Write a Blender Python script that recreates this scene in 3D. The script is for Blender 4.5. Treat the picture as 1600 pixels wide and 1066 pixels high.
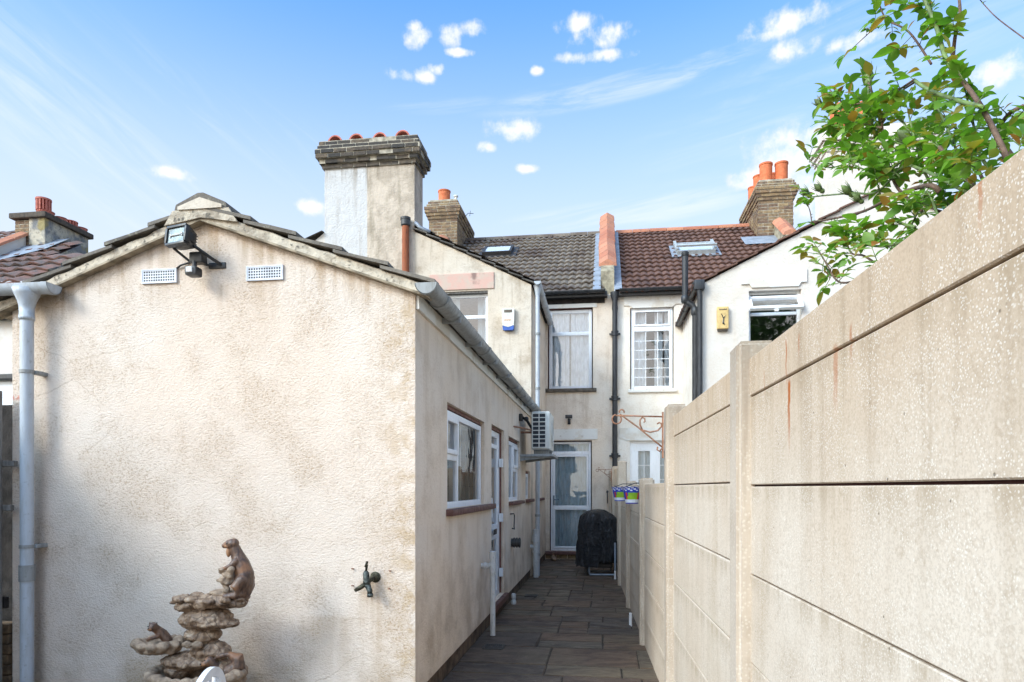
import bpy, bmesh, math, random
from mathutils import Vector, Matrix, Quaternion, noise as mnoise
random.seed(7)
R = math.radians
for o in list(bpy.data.objects): bpy.data.objects.remove(o)
scene = bpy.context.scene
COL = scene.collection

# ------------------------------------------------------------------ camera
FPX, HZ, EYE = 1040.0, 763.0, 1.45           # focal length and horizon in photo pixels, eye height in metres
YAW = math.atan(145 / FPX)
SA, CA = math.sin(YAW), math.cos(YAW)
cam = bpy.data.cameras.new('camera'); camo = bpy.data.objects.new('camera', cam); COL.objects.link(camo)
cam.sensor_width = 36; cam.lens = 36 * FPX / 1600; cam.shift_y = (HZ - 533) / 1600
cam.clip_end = 4000; cam.clip_start = .05
camo.location = (0, 0, EYE); camo.rotation_euler = (R(90), 0, YAW)
scene.camera = camo
def on_y(px, Y):                             # x of the point of the real plane y = Y seen at a photo column
    k = (px - 800) / FPX; return (k * Y * CA - Y * SA) / (CA + k * SA)

# ------------------------------------------------------------------ light
SUNV = Vector((-1.0, -1.0, .86)).normalized()          # towards the sun
ELEV = math.asin(SUNV.z); AZ = math.atan2(SUNV.x, SUNV.y)
sun = bpy.data.lights.new('sun', 'SUN'); suno = bpy.data.objects.new('sun', sun); COL.objects.link(suno)
sun.energy = 1.0; sun.angle = R(18); sun.color = (1, .93, .84)
suno.rotation_euler = SUNV.to_track_quat('Z', 'Y').to_euler()
scene.view_settings.view_transform = 'Standard'; scene.view_settings.look = 'None'
scene.view_settings.exposure = 1.2; scene.view_settings.gamma = 1

# ------------------------------------------------------------------ node helper
class V:
    def __init__(s, b, sock): s.b, s.s = b, sock
    def _m(s, op, o=None, o2=None): return s.b.math(op, s, o, o2)
    def __add__(s, o): return s._m('ADD', o)
    __radd__ = __add__
    def __sub__(s, o): return s._m('SUBTRACT', o)
    def __rsub__(s, o): return s.b.math('SUBTRACT', o, s)
    def __mul__(s, o): return s._m('MULTIPLY', o)
    __rmul__ = __mul__
    def __truediv__(s, o): return s._m('DIVIDE', o)
class B:
    def __init__(s, nt): s.nt = nt
    def n(s, t, **k):
        x = s.nt.nodes.new(t)
        for a, v in k.items(): setattr(x, a, v)
        return x
    def put(s, inp, v):
        if isinstance(v, V): s.nt.links.new(v.s, inp)
        elif isinstance(v, (tuple, list)) and len(v) == 3 and inp.type == 'RGBA': inp.default_value = (*v, 1)
        else: inp.default_value = v
    def math(s, op, a, b=None, c=None):
        x = s.n('ShaderNodeMath', operation=op); s.put(x.inputs[0], a)
        if b is not None: s.put(x.inputs[1], b)
        if c is not None: s.put(x.inputs[2], c)
        return V(s, x.outputs[0])
    def pos(s):
        x = s.n('ShaderNodeTexCoord'); return V(s, x.outputs['Object'])
    def sep(s, v):
        x = s.n('ShaderNodeSeparateXYZ'); s.put(x.inputs[0], v); return [V(s, o) for o in x.outputs]
    def comb(s, x_, y_, z_):
        x = s.n('ShaderNodeCombineXYZ')
        for i, v in enumerate((x_, y_, z_)): s.put(x.inputs[i], v)
        return V(s, x.outputs[0])
    def scale(s, v, k):
        x = s.n('ShaderNodeVectorMath', operation='MULTIPLY'); s.put(x.inputs[0], v); x.inputs[1].default_value = k; return V(s, x.outputs[0])
    def noise(s, v, sc, det=3, rough=.55, dist=0):
        x = s.n('ShaderNodeTexNoise'); s.put(x.inputs['Vector'], v); x.inputs['Scale'].default_value = sc
        x.inputs['Detail'].default_value = det; x.inputs['Roughness'].default_value = rough; x.inputs['Distortion'].default_value = dist
        return V(s, x.outputs['Fac'])
    def vor(s, v, sc, feature='F1', out='Distance', rnd=1):
        x = s.n('ShaderNodeTexVoronoi', feature=feature); s.put(x.inputs['Vector'], v); x.inputs['Scale'].default_value = sc
        x.inputs['Randomness'].default_value = rnd
        return V(s, x.outputs[out])
    def rng(s, v, a, b, c=0, d=1, smooth=True):
        x = s.n('ShaderNodeMapRange', interpolation_type='SMOOTHSTEP' if smooth else 'LINEAR'); s.put(x.inputs['Value'], v)
        for i, q in enumerate((a, b, c, d)): x.inputs[i + 1].default_value = q
        return V(s, x.outputs['Result'])
    def mix(s, f, a, b, mode='MIX'):
        x = s.n('ShaderNodeMix', data_type='RGBA', blend_type=mode); s.put(x.inputs[0], f); s.put(x.inputs[6], a); s.put(x.inputs[7], b)
        return V(s, x.outputs[2])
    def island(s):
        x = s.n('ShaderNodeNewGeometry'); return V(s, x.outputs['Random Per Island'])
    def ramp(s, f, stops):
        x = s.n('ShaderNodeValToRGB'); e = x.color_ramp.elements
        while len(e) < len(stops): e.new(.5)
        for q, (p, c) in zip(e, stops): q.position = p; q.color = (*c, 1)
        s.put(x.inputs[0], f); return V(s, x.outputs[0])
    def bump(s, h, dist, strength=1, normal=None):
        x = s.n('ShaderNodeBump'); s.put(x.inputs['Height'], h); x.inputs['Distance'].default_value = dist; x.inputs['Strength'].default_value = strength
        if normal is not None: s.put(x.inputs['Normal'], normal)
        return V(s, x.outputs[0])
def material(name, fn):
    m = bpy.data.materials.new(name); m.use_nodes = True; nt = m.node_tree
    bs = nt.nodes['Principled BSDF']; b = B(nt); r = fn(b) or {}
    for k, v in r.items(): b.put(bs.inputs[k], v)
    return m
def plain(name, col, rough=.5, metal=0, var=.12, sc=14, bump=.0015):
    def f(b):
        p = b.pos(); n = b.noise(p, sc, 4)
        c2 = tuple(x * (1 - var * 2) for x in col)
        return {'Base Color': b.mix(b.rng(n, .3, .75), col, c2), 'Roughness': b.rng(n, .2, .8, rough - .08, rough + .12), 'Metallic': metal,
                'Normal': b.bump(b.noise(p, sc * 6, 3), bump)}
    return material(name, f)

# ------------------------------------------------------------------ sky with clouds (direction based)
world = bpy.data.worlds.new('World'); scene.world = world; world.use_nodes = True
nt = world.node_tree; b = B(nt)
sky = b.n('ShaderNodeTexSky', sky_type='NISHITA'); sky.sun_disc = False; sky.sun_elevation = ELEV; sky.sun_rotation = AZ
sky.air_density = 1.0; sky.dust_density = .6; sky.ozone_density = 2.2; sky.altitude = 50
tc = b.n('ShaderNodeTexCoord'); D = V(b, tc.outputs['Generated'])
dx, dy, dz = b.sep(D)
azm = b.math('ARCTAN2', dx, dy); el = b.math('ARCSINE', dz)
def azel(px, py):
    x, z = (px - 800) / FPX, (HZ - py) / FPX
    wx, wy = x * CA - SA, x * SA + CA
    return math.atan2(wx, wy), math.atan2(z, math.hypot(wx, wy))
q = b.comb(azm, el, 0.0)
wob = b.noise(q, 30, 6, .58); wob2 = b.noise(q, 85, 5, .65)
CL = [(655, 58, 20, 15), (700, 54, 19, 15), (742, 45, 17, 13), (648, 42, 12, 8), (718, 82, 17, 6), (622, 116, 19, 9), (665, 118, 14, 11), (683, 108, 13, 9),
      (905, 38, 30, 14), (940, 56, 44, 17), (930, 88, 50, 9), (838, 110, 10, 7), (805, 204, 36, 18), (762, 230, 17, 8), (823, 264, 16, 6),
      (1228, 36, 58, 20), (1205, 52, 36, 10), (1242, 76, 34, 16), (1240, 240, 62, 42), (1170, 280, 26, 16), (1280, 300, 90, 40), (272, 272, 34, 9), (488, 325, 26, 12), (1335, 65, 40, 12), (1570, 108, 60, 24)]
m = None
for (px, py, rx, ry) in CL:
    rx, ry = rx * 1.25, ry * 1.2; a0, e0 = azel(px, py); a1, _ = azel(px + rx, py); _, e1 = azel(px, py - ry)
    u = (azm - a0) * (1 / (a1 - a0)); v = (el - e0) * (1 / (e1 - e0))
    d = 1.0 - (u * u + v * v)
    m = d if m is None else b.math('MAXIMUM', m, d)
puff = b.rng(m * 1.05 + (wob - .5) * 5.4 + (wob2 - .5) * 1.2, -.35, 1.7)
# cirrus: stretched noise in bands
def band(px, py, L, W, ang):
    a0, e0 = azel(px, py); c_, s_ = math.cos(ang), math.sin(ang)
    k = 1 / 1150
    x, y = azm - a0, el - e0
    u = (x * c_ + y * s_) * (1 / (L * k)); v = (y * c_ - x * s_) * (1 / (W * k))
    return b.rng(1.0 - (u * u + v * v), 0, 1)
def streaks(ang, seed):
    c_, s_ = math.cos(ang), math.sin(ang)
    qq = b.comb((azm * c_ + el * s_) * 3.0, (el * c_ - azm * s_) * 26.0, seed)
    return b.noise(qq, 1.6, 7, .62, .6)
s1 = streaks(R(-31), 1.0); s2 = streaks(R(6), 4.0)
cir = band(110, 195, 360, 95, R(-31)) * b.rng(s1, .30, .95) * .75
cir = b.math('MAXIMUM', cir, band(480, 250, 420, 60, R(-20)) * b.rng(s1, .45, .85) * .35)
cir = b.math('MAXIMUM', cir, band(980, 132, 300, 26, R(6)) * b.rng(s2, .4, .7) * .55)
cir = b.math('MAXIMUM', cir, band(1000, 330, 260, 26, R(3)) * b.rng(s2, .4, .7) * .6)
cir = b.math('MAXIMUM', cir, band(1350, 90, 420, 110, R(15)) * b.rng(s2, .4, .85) * .4)
cir = b.math('MAXIMUM', cir, band(690, 165, 120, 14, R(5)) * b.rng(s2, .35, .7) * .3)
haze = b.rng(el, .22, .70, 1, 0)
skyc = b.mix(1.0, V(b, sky.outputs[0]), (.53, .93, 1.18), 'MULTIPLY')
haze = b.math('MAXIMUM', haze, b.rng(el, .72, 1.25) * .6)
skyc = b.mix(haze * .93, skyc, (2.5, 2.68, 2.88))
skyc = b.mix(cir, skyc, (2.85, 3.05, 3.3))
shade = b.mix(b.rng(m + (wob2 - .5) * 1.5, -.1, .9), (2.7, 2.85, 3.1), (3.3, 3.3, 3.35))
skyc = b.mix(puff * .95, skyc, shade)
# unseen sky on the sun's side brightened, added as fill light for the walls
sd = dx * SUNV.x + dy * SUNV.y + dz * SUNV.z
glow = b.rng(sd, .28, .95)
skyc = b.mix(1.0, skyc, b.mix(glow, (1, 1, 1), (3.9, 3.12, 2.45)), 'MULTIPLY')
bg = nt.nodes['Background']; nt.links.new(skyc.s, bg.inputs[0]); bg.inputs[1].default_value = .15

# ------------------------------------------------------------------ mesh helper
class MB:
    def __init__(s): s.v, s.f, s.m = [], [], []
    def face(s, pts, mi=0):
        i = len(s.v); s.v += [Vector(p) for p in pts]; s.f.append(list(range(i, i + len(pts)))); s.m.append(mi); return s
    def add(s, vs, fs, mi=0):
        i = len(s.v); s.v += [Vector(p) for p in vs]; s.f += [[i + k for k in f] for f in fs]; s.m += [mi] * len(fs); return s
    def box(s, x0, x1, y0, y1, z0, z1, mi=0, bev=0):
        if bev:
            c = bev; P = []
            # chamfer via bmesh
            bm = bmesh.new(); bmesh.ops.create_cube(bm, size=1)
            for v in bm.verts: v.co = Vector(((x0 + x1) / 2 + v.co.x * (x1 - x0), (y0 + y1) / 2 + v.co.y * (y1 - y0), (z0 + z1) / 2 + v.co.z * (z1 - z0)))
            bmesh.ops.bevel(bm, geom=list(bm.edges), offset=c, segments=2, affect='EDGES', profile=.6)
            bm.verts.index_update(); s.add([v.co.copy() for v in bm.verts], [[v.index for v in f.verts] for f in bm.faces], mi); bm.free(); return s
        vs = [(x, y, z) for z in (z0, z1) for y in (y0, y1) for x in (x0, x1)]
        return s.add(vs, [[0, 2, 3, 1], [4, 5, 7, 6], [0, 1, 5, 4], [2, 6, 7, 3], [0, 4, 6, 2], [1, 3, 7, 5]], mi)
    def obox(s, c, ax, ay, az, mi=0):            # box by centre and half-axes
        c, ax, ay, az = map(Vector, (c, ax, ay, az))
        vs = [c + ax * i + ay * j + az * k for k in (-1, 1) for j in (-1, 1) for i in (-1, 1)]
        return s.add(vs, [[0, 2, 3, 1], [4, 5, 7, 6], [0, 1, 5, 4], [2, 6, 7, 3], [0, 4, 6, 2], [1, 3, 7, 5]], mi)
    def prism(s, poly, d0, d1, fn, mi=0):        # poly in 2-D, fn(u, v, d) -> 3-D
        n = len(poly); vs = [fn(u, v, d0) for u, v in poly] + [fn(u, v, d1) for u, v in poly]
        fs = [list(range(n))[::-1], list(range(n, 2 * n))] + [[i, (i + 1) % n, n + (i + 1) % n, n + i] for i in range(n)]
        return s.add(vs, fs, mi)
    def tube(s, pts, r, n=10, mi=0, cap=True, close=False):
        pts = [Vector(p) for p in pts]; N = len(pts)
        rs = r if isinstance(r, (list, tuple)) else [r] * N
        t0 = (pts[1] - pts[0]).normalized(); up = Vector((0, 0, 1)) if abs(t0.z) < .9 else Vector((1, 0, 0))
        nrm = t0.cross(up).normalized(); vs = []
        for i, p in enumerate(pts):
            t = (pts[min(i + 1, N - 1)] - pts[max(i - 1, 0)]).normalized()
            nrm = (nrm - t * nrm.dot(t)).normalized(); bi = t.cross(nrm)
            for k in range(n):
                a = 2 * math.pi * k / n; vs.append(p + (nrm * math.cos(a) + bi * math.sin(a)) * rs[i])
        fs = [[i * n + k, i * n + (k + 1) % n, (i + 1) * n + (k + 1) % n, (i + 1) * n + k] for i in range(N - 1) for k in range(n)]
        if cap: fs += [list(range(n))[::-1], [(N - 1) * n + k for k in range(n)]]
        return s.add(vs, fs, mi)
    def lathe(s, prof, c=(0, 0, 0), n=24, mi=0, M=None):      # prof: (radius, height)
        vs = []; c = Vector(c)
        for (r, h) in prof:
            for k in range(n):
                a = 2 * math.pi * k / n; p = Vector((r * math.cos(a), r * math.sin(a), h))
                vs.append(c + (M @ p if M else p))
        L = len(prof)
        fs = [[i * n + k, i * n + (k + 1) % n, (i + 1) * n + (k + 1) % n, (i + 1) * n + k] for i in range(L - 1) for k in range(n)]
        fs += [list(range(n))[::-1], [(L - 1) * n + k for k in range(n)]]
        return s.add(vs, fs, mi)
    def ball(s, c, r, mi=0, seg=14, M=None):
        rx, ry, rz = r if isinstance(r, (tuple, list)) else (r, r, r); c = Vector(c); vs = []; n = seg; L = seg // 2
        for i in range(L + 1):
            th = math.pi * i / L
            for k in range(n):
                a = 2 * math.pi * k / n
                p = Vector((rx * math.sin(th) * math.cos(a), ry * math.sin(th) * math.sin(a), -rz * math.cos(th)))
                vs.append(c + (M @ p if M else p))
        return s.add(vs, [[i * n + k, i * n + (k + 1) % n, (i + 1) * n + (k + 1) % n, (i + 1) * n + k] for i in range(L) for k in range(n)], mi)
    def build(s, name, mats, parent=None, smooth=False, weld=False, ang=None):
        me = bpy.data.meshes.new(name); me.from_pydata([tuple(v) for v in s.v], [], s.f)
        if not isinstance(mats, (list, tuple)): mats = [mats]
        for m_ in mats: me.materials.append(m_)
        for p, mi in zip(me.polygons, s.m): p.material_index = mi
        if weld:
            bm = bmesh.new(); bm.from_mesh(me); bmesh.ops.remove_doubles(bm, verts=bm.verts, dist=1e-5); bmesh.ops.recalc_face_normals(bm, faces=bm.faces); bm.to_mesh(me); bm.free()
        me.validate(); me.update()
        if smooth: me.shade_smooth()
        elif ang: me.shade_smooth(); me.set_sharp_from_angle(angle=R(ang))
        o = bpy.data.objects.new(name, me); COL.objects.link(o)
        if parent is not None: o.parent = parent; o.matrix_parent_inverse = Matrix.Translation(parent.location).inverted() if parent.type == 'EMPTY' and parent.parent is None else Matrix()
        return o
def tag(o, label=None, cat=None, group=None, kind=None):
    for k, v in (('label', label), ('category', cat), ('group', group), ('kind', kind)):
        if v: o[k] = v
    return o
def thing(name, loc, label, cat, group=None):
    o = bpy.data.objects.new(name, None); COL.objects.link(o); o.location = loc; o.empty_display_size = .2
    return tag(o, label, cat, group)
def copy_tree(o, parent=None):
    c = o.copy(); COL.objects.link(c)
    if parent: c.parent = parent; c.matrix_parent_inverse = o.matrix_parent_inverse.copy()
    for ch in o.children: copy_tree(ch, c)
    return c

def wall(mb, axis, c, u0, u1, z0, z1, holes=(), t=.25, sgn=1, mi=0, rev=1, depth=None):
    """wall in plane axis=c, thickness t going away from the viewer side sgn; holes (u0,u1,z0,z1); reveals get material rev"""
    P = (lambda u, z, d: (c - sgn * d, u, z)) if axis == 'x' else (lambda u, z, d: (u, c - sgn * d, z))
    us = sorted({u0, u1, *[h[0] for h in holes], *[h[1] for h in holes]}); zs = sorted({z0, z1, *[h[2] for h in holes], *[h[3] for h in holes]})
    for i in range(len(us) - 1):
        for j in range(len(zs) - 1):
            cu, cz = (us[i] + us[i + 1]) / 2, (zs[j] + zs[j + 1]) / 2
            if any(h[0] < cu < h[1] and h[2] < cz < h[3] for h in holes): continue
            for d in (0, t): mb.face([P(us[i], zs[j], d), P(us[i + 1], zs[j], d), P(us[i + 1], zs[j + 1], d), P(us[i], zs[j + 1], d)], mi)
    for (a, b_, p, q_) in holes:
        for (A, Bq) in (((a, p), (b_, p)), ((b_, p), (b_, q_)), ((b_, q_), (a, q_)), ((a, q_), (a, p))):
            mb.face([P(*A, 0), P(*Bq, 0), P(*Bq, t), P(*A, t)], rev)
    for (A, Bq) in (((u0, z0), (u1, z0)), ((u1, z0), (u1, z1)), ((u1, z1), (u0, z1)), ((u0, z1), (u0, z0))):
        mb.face([P(*A, 0), P(*Bq, 0), P(*Bq, t), P(*A, t)], mi)

# ------------------------------------------------------------------ materials
def f_cream(base, pale, brown, grain, wet=1.0, amt=.5):
    def f(b):
        p = b.pos(); x, y, z = b.sep(p)
        big = b.noise(p, .9, 4, .6); mid = b.noise(p, 3.2, 5, .6)
        st = b.noise(b.scale(p, (5, 5, .45)), 1.6, 5, .62)
        gr = b.noise(p, grain, 4, .65); gr2 = b.noise(b.scale(p, (1, 1, 1.5)), grain * .42, 3, .6)
        c = b.mix(b.rng(big, .35, .65), base, pale)
        c = b.mix(b.rng(mid, .46, .74) * amt, c, brown)
        c = b.mix(b.rng(st, .5, .78) * .5 * wet, c, brown)
        low = b.rng(z, 1.1, .1) * b.rng(mid, .35, .65) * .5
        c = b.mix(low, c, tuple(q_ * .72 for q_ in brown))
        # dirt sits in the pits of the rough coat
        c = b.mix(b.rng(gr, .52, .3) * .42 * b.rng(mid, .3, .6), c, brown)
        spk = b.rng(b.noise(p, 7, 5, .7), .66, .78) * .55
        c = b.mix(spk, c, tuple(q_ * .6 for q_ in brown))
        h = gr * .7 + gr2 * .8 + mid * 2.0
        return {'Base Color': c, 'Roughness': .93, 'Normal': b.bump(h, .008, .8), 'Specular IOR Level': .15}
    return f
M = {}
def f_front(b):
    p = b.pos(); x, y, z = b.sep(p)
    gr = b.noise(b.scale(p, (1, 1, 1.3)), 85, 3, .6); gr2 = b.noise(b.scale(p, (1, 1, 1.5)), 45, 3, .6)
    mid = b.noise(p, 2.6, 5, .62); big = b.noise(p, .8, 3, .5); st = b.noise(b.scale(p, (7, 7, .5)), 1.5, 5, .62)
    c = b.mix(b.rng(big, .35, .65), (.72, .595, .495), (.73, .63, .545))
    c = b.mix(b.rng(mid, .45, .68) * .36, c, (.54, .42, .32))
    pits = b.rng(gr * .6 + gr2 * .4, .53, .38) * b.rng(mid, .36, .66)
    c = b.mix(pits * .62, c, (.36, .235, .135))
    # brown run-off under the verge and by the corner
    rake = 3.25 - b.math('ABSOLUTE', x + 2.65) * .36 - z
    edge = b.rng(rake, .36, 0) * b.rng(st, .42, .6)
    c = b.mix(edge * .6, c, (.36, .23, .12))
    corner = b.rng(x, -1.55, -1.2) * b.rng(b.noise(p, 9, 4, .7), .4, .66)
    c = b.mix(corner * .6, c, (.44, .29, .14))
    # run-off below the two air bricks, the lamp and the tap
    for (x0, w, zt, zb, k) in ((-2.98, .12, 2.84, 2.5, .5), (-2.22, .13, 2.83, 2.4, .6), (-2.5, .08, 2.8, 2.45, .7), (-1.5, .1, .84, .2, .8), (-1.75, .5, .6, 0, .5)):
        u = (x - x0) * (1 / w); mk = b.rng(1.0 - u * u, 0, 1) * b.rng(z, zb, zt) * b.rng(z, zt + .03, zt) * b.rng(st, .38, .62)
        c = b.mix(mk * k * .6, c, (.38, .24, .12))
    c = b.mix(b.rng(z, .5, 0) * b.rng(mid, .35, .62) * .6, c, (.34, .25, .15))
    ck = b.vor(b.comb(x + (mid - .5) * .3, z * 1.6 + (gr2 - .5) * .03, 0.0), 1.1, 'DISTANCE_TO_EDGE')
    c = b.mix(b.rng(ck, .006, .001) * b.rng(big, .5, .6) * .35, c, (.30, .2, .12))
    # worn paint, faint red paint mark by the downpipe
    rd = b.rng(b.math('ABSOLUTE', z - 2.085), .03, 0) * b.rng(x, -3.93, -3.97) * b.rng(b.noise(p, 40, 3, .7), .42, .55)
    c = b.mix(rd * .6, c, (.62, .12, .06))
    h = gr * .9 + gr2 * .8 + mid * 1.5
    return {'Base Color': c, 'Roughness': .92, 'Normal': b.bump(h, .008, .9), 'Specular IOR Level': .15}
M['front'] = material('front_roughcast', f_front)
M['cream'] = material('cream_render', f_cream((.78, .64, .50), (.79, .68, .565), (.52, .38, .26), 60, 1.2, .45))
M['cream_far'] = material('cream_render_far', f_cream((.77, .64, .51), (.78, .68, .575), (.44, .31, .21), 40, 1.1, .4))
M['wing'] = material('weathered_render', f_cream((.62, .52, .41), (.64, .57, .48), (.34, .26, .18), 34, 1.5, .6))
M['white'] = material('white_roughcast', f_cream((.67, .61, .54), (.69, .64, .59), (.62, .51, .39), 30, .6, .3))
M['white_far'] = material('white_render_far', f_cream((.80, .73, .64), (.82, .77, .70), (.62, .50, .38), 36, .6, .35))
def f_stack(b):
    p = b.pos(); x, y, z = b.sep(p)
    st = b.noise(b.scale(p, (5, 5, .6)), 1.6, 5, .62); mid = b.noise(p, 4, 5, .62); g = b.noise(p, 30, 4, .6)
    wl = b.mix(b.rng(st, .48, .7) * .5, (.58, .56, .54), (.42, .38, .34))
    cr = b.mix(b.rng(mid, .4, .66) * .75, (.60, .50, .40), (.38, .31, .24))
    cr = b.mix(b.rng(st, .5, .68) * .6, cr, (.30, .25, .18))
    c = b.mix(b.rng(x, -4.02, -4.005), wl, cr)
    top = b.rng(z, 6.5, 6.95) * b.rng(st, .38, .6)
    c = b.mix(top * .6, c, (.24, .19, .14))
    return {'Base Color': c, 'Roughness': .93, 'Normal': b.bump(g + mid * 2.0, .012, 1), 'Specular IOR Level': .15}
M['stack'] = material('stack_render', f_stack)
def f_verge(b):
    p = b.pos(); n1 = b.noise(p, 9, 5, .65); n2 = b.noise(p, 28, 4, .65); n3 = b.noise(p, 4, 3)
    c = b.mix(b.rng(n1, .42, .66), (.58, .50, .39), (.33, .27, .205))
    c = b.mix(b.rng(n2, .56, .68) * .8, c, (.07, .065, .055))
    c = b.mix(b.rng(n3, .62, .72) * .6, c, (.66, .62, .52))
    return {'Base Color': c, 'Roughness': .95, 'Normal': b.bump(n1 + n2, .012)}
M['mortar'] = material('lichen_mortar', f_verge)
M['verge_board'] = plain('weathered_board', (.42, .34, .24), .9, 0, .35, 12, .004)
def f_tile(c1, c2, c3, moss):
    def f(b):
        p = b.pos(); r = b.island(); n = b.noise(p, 5, 5, .65); n2 = b.noise(p, 30, 4, .65); pt = b.noise(p, 1.0, 3, .5)
        c = b.mix(b.rng(n, .35, .65), c1, c2); c = b.mix(b.rng(pt, .52, .64) * .7, c, c3)
        c = b.mix(r * .35, c, tuple(q_ * .55 for q_ in c1)); c = b.mix(b.rng(n2, .58, .7) * moss, c, (.34, .32, .22))
        return {'Base Color': c, 'Roughness': .85, 'Normal': b.bump(n + n2, .008)}
    return f
M['tile_grey'] = material('grey_brown_tiles', f_tile((.155, .118, .09), (.22, .18, .14), (.07, .04, .032), .4))
M['tile_red'] = material('red_brown_tiles', f_tile((.125, .06, .042), (.17, .085, .058), (.07, .036, .028), .12))
M['tile_dark'] = material('dark_tiles', f_tile((.085, .075, .068), (.16, .14, .12), (.05, .045, .04), .55))
M['tile_edge'] = material('weathered_tile_ends', f_tile((.14, .12, .10), (.22, .19, .155), (.07, .06, .055), .6))
M['tile_mixed'] = material('mixed_tiles', f_tile((.24, .12, .09), (.12, .10, .09), (.08, .07, .065), .35))
def f_terra(b):
    p = b.pos(); r = b.island(); n = b.noise(p, 9, 5, .65); n2 = b.noise(p, 40, 4)
    c = b.ramp(r, [(0, (.44, .175, .09)), (.5, (.52, .22, .125)), (1, (.38, .13, .07))]); c = b.mix(b.rng(n, .48, .68) * .6, c, (.26, .13, .09))
    return {'Base Color': c, 'Roughness': .85, 'Normal': b.bump(n + n2, .005)}
M['terra'] = material('terracotta_coping', f_terra)
M['pot'] = plain('terracotta_pot', (.66, .17, .06), .75, 0, .14, 12, .003)
M['pot_pink'] = plain('pink_clay', (.56, .17, .12), .8, 0, .15, 12, .003)
M['soot'] = plain('dark_hollow', (.06, .02, .02), .95)  # dark tone for pot insides, also for the shade in the fence joints
def f_brick(c1, c2, c3, sooty):
    def f(b):
        p = b.pos(); r = b.island(); n = b.noise(p, 14, 5, .65); n2 = b.noise(p, 60, 3, .6); g = b.noise(p, 3, 4, .6)
        c = b.ramp(r, [(0, c1), (.4, c2), (.75, c3), (1, c1)])
        c = b.mix(b.rng(n, .42, .62) * sooty, c, (.035, .032, .03)); c = b.mix(b.rng(g, .5, .68) * sooty * .7, c, (.05, .045, .04))
        return {'Base Color': c, 'Roughness': .93, 'Normal': b.bump(n + n2, .008)}
    return f
M['brick_cap'] = material('sooty_brick', f_brick((.085, .07, .055), (.17, .125, .085), (.05, .045, .042), .6))
M['brick'] = material('stock_brick', f_brick((.27, .17, .09), (.36, .25, .13), (.18, .11, .075), .5))
M['joint'] = plain('lime_mortar', (.50, .44, .34), .95, 0, .3, 10, .004)
M['lead'] = plain('lead_flashing', (.36, .40, .46), .5, .2, .2, 6, .006)
M['render_end'] = plain('rendered_stub', (.42, .36, .25), .95, 0, .3, 8, .008)
def f_upvc(b):
    p = b.pos(); n = b.noise(p, 6, 4); d = b.noise(b.scale(p, (3, 3, .7)), 9, 4, .65)
    return {'Base Color': b.mix(b.rng(d, .5, .75) * .35, (.80, .81, .83), (.52, .49, .44)), 'Roughness': b.rng(n, .3, .7, .28, .42)}
M['upvc'] = material('white_frame', f_upvc)
def f_gpipe(col, dirt):
    def f(b):
        p = b.pos(); d = b.noise(b.scale(p, (4, 4, .8)), 7, 5, .65); d2 = b.noise(p, 30, 3, .6)
        c = b.mix(b.rng(d, .42, .7) * .6, col, dirt); c = b.mix(b.rng(d2, .6, .72) * .4, c, tuple(q_ * .6 for q_ in dirt))
        return {'Base Color': c, 'Roughness': b.rng(d, .3, .7, .38, .6), 'Normal': b.bump(d2, .001)}
    return f
M['pipe'] = material('grey_pipe', f_gpipe((.47, .51, .56), (.36, .36, .35)))
M['gutter'] = material('grey_gutter', f_gpipe((.30, .31, .31), (.17, .16, .14)))
M['waste'] = material('pale_waste_pipe', f_gpipe((.58, .58, .57), (.40, .37, .33)))
M['black_pipe'] = material('black_pipe', f_gpipe((.018, .02, .024), (.07, .07, .075)))
M['iron'] = material('cast_iron', f_gpipe((.035, .036, .038), (.09, .075, .06)))
def f_rust(b):
    p = b.pos(); n = b.noise(b.scale(p, (2, 2, .6)), 12, 5, .65)
    return {'Base Color': b.ramp(n, [(.3, (.12, .035, .02)), (.5, (.33, .09, .03)), (.7, (.22, .08, .045))]), 'Roughness': .8, 'Normal': b.bump(n, .004)}
M['rust'] = material('rusty_pipe', f_rust)
M['rust_iron'] = plain('rusted_wrought_iron', (.40, .20, .12), .8, .2, .25, 60, .002)
M['sill'] = plain('red_brown_sill', (.15, .065, .05), .6, 0, .2, 20, .003)
M['reveal'] = plain('painted_reveal', (.22, .10, .075), .75, 0, .2, 12, .003)
M['pink'] = None
def f_pink(b):
    p = b.pos(); n = b.noise(p, 6, 5, .65); n2 = b.noise(p, 2.2, 4, .6)
    c = b.mix(b.rng(n, .4, .62), (.60, .38, .31), (.54, .42, .34)); c = b.mix(b.rng(n2, .54, .64) * .85, c, (.20, .13, .11))
    return {'Base Color': c, 'Roughness': .9, 'Normal': b.bump(n, .006)}
M['pink'] = material('faded_pink_paint', f_pink)
def f_lint(b):
    p = b.pos(); n = b.noise(p, 8, 5, .65); n2 = b.noise(p, 2.5, 4, .6)
    c = b.mix(b.rng(n2, .5, .62) * .5, (.74, .72, .68), (.55, .46, .34)); c = b.mix(b.rng(n, .62, .7) * .5, c, (.4, .33, .25))
    return {'Base Color': c, 'Roughness': .85, 'Normal': b.bump(n, .004)}
M['lintel'] = material('white_painted_lintel', f_lint)
M['stone_sill'] = plain('weathered_stone_sill', (.16, .13, .10), .9, 0, .3, 12, .006)
M['dark'] = plain('dark_room', (.03, .03, .03), .95)
M['room'] = plain('room_wall', (.30, .28, .25), .95)
def f_glass(b): return {}
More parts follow.
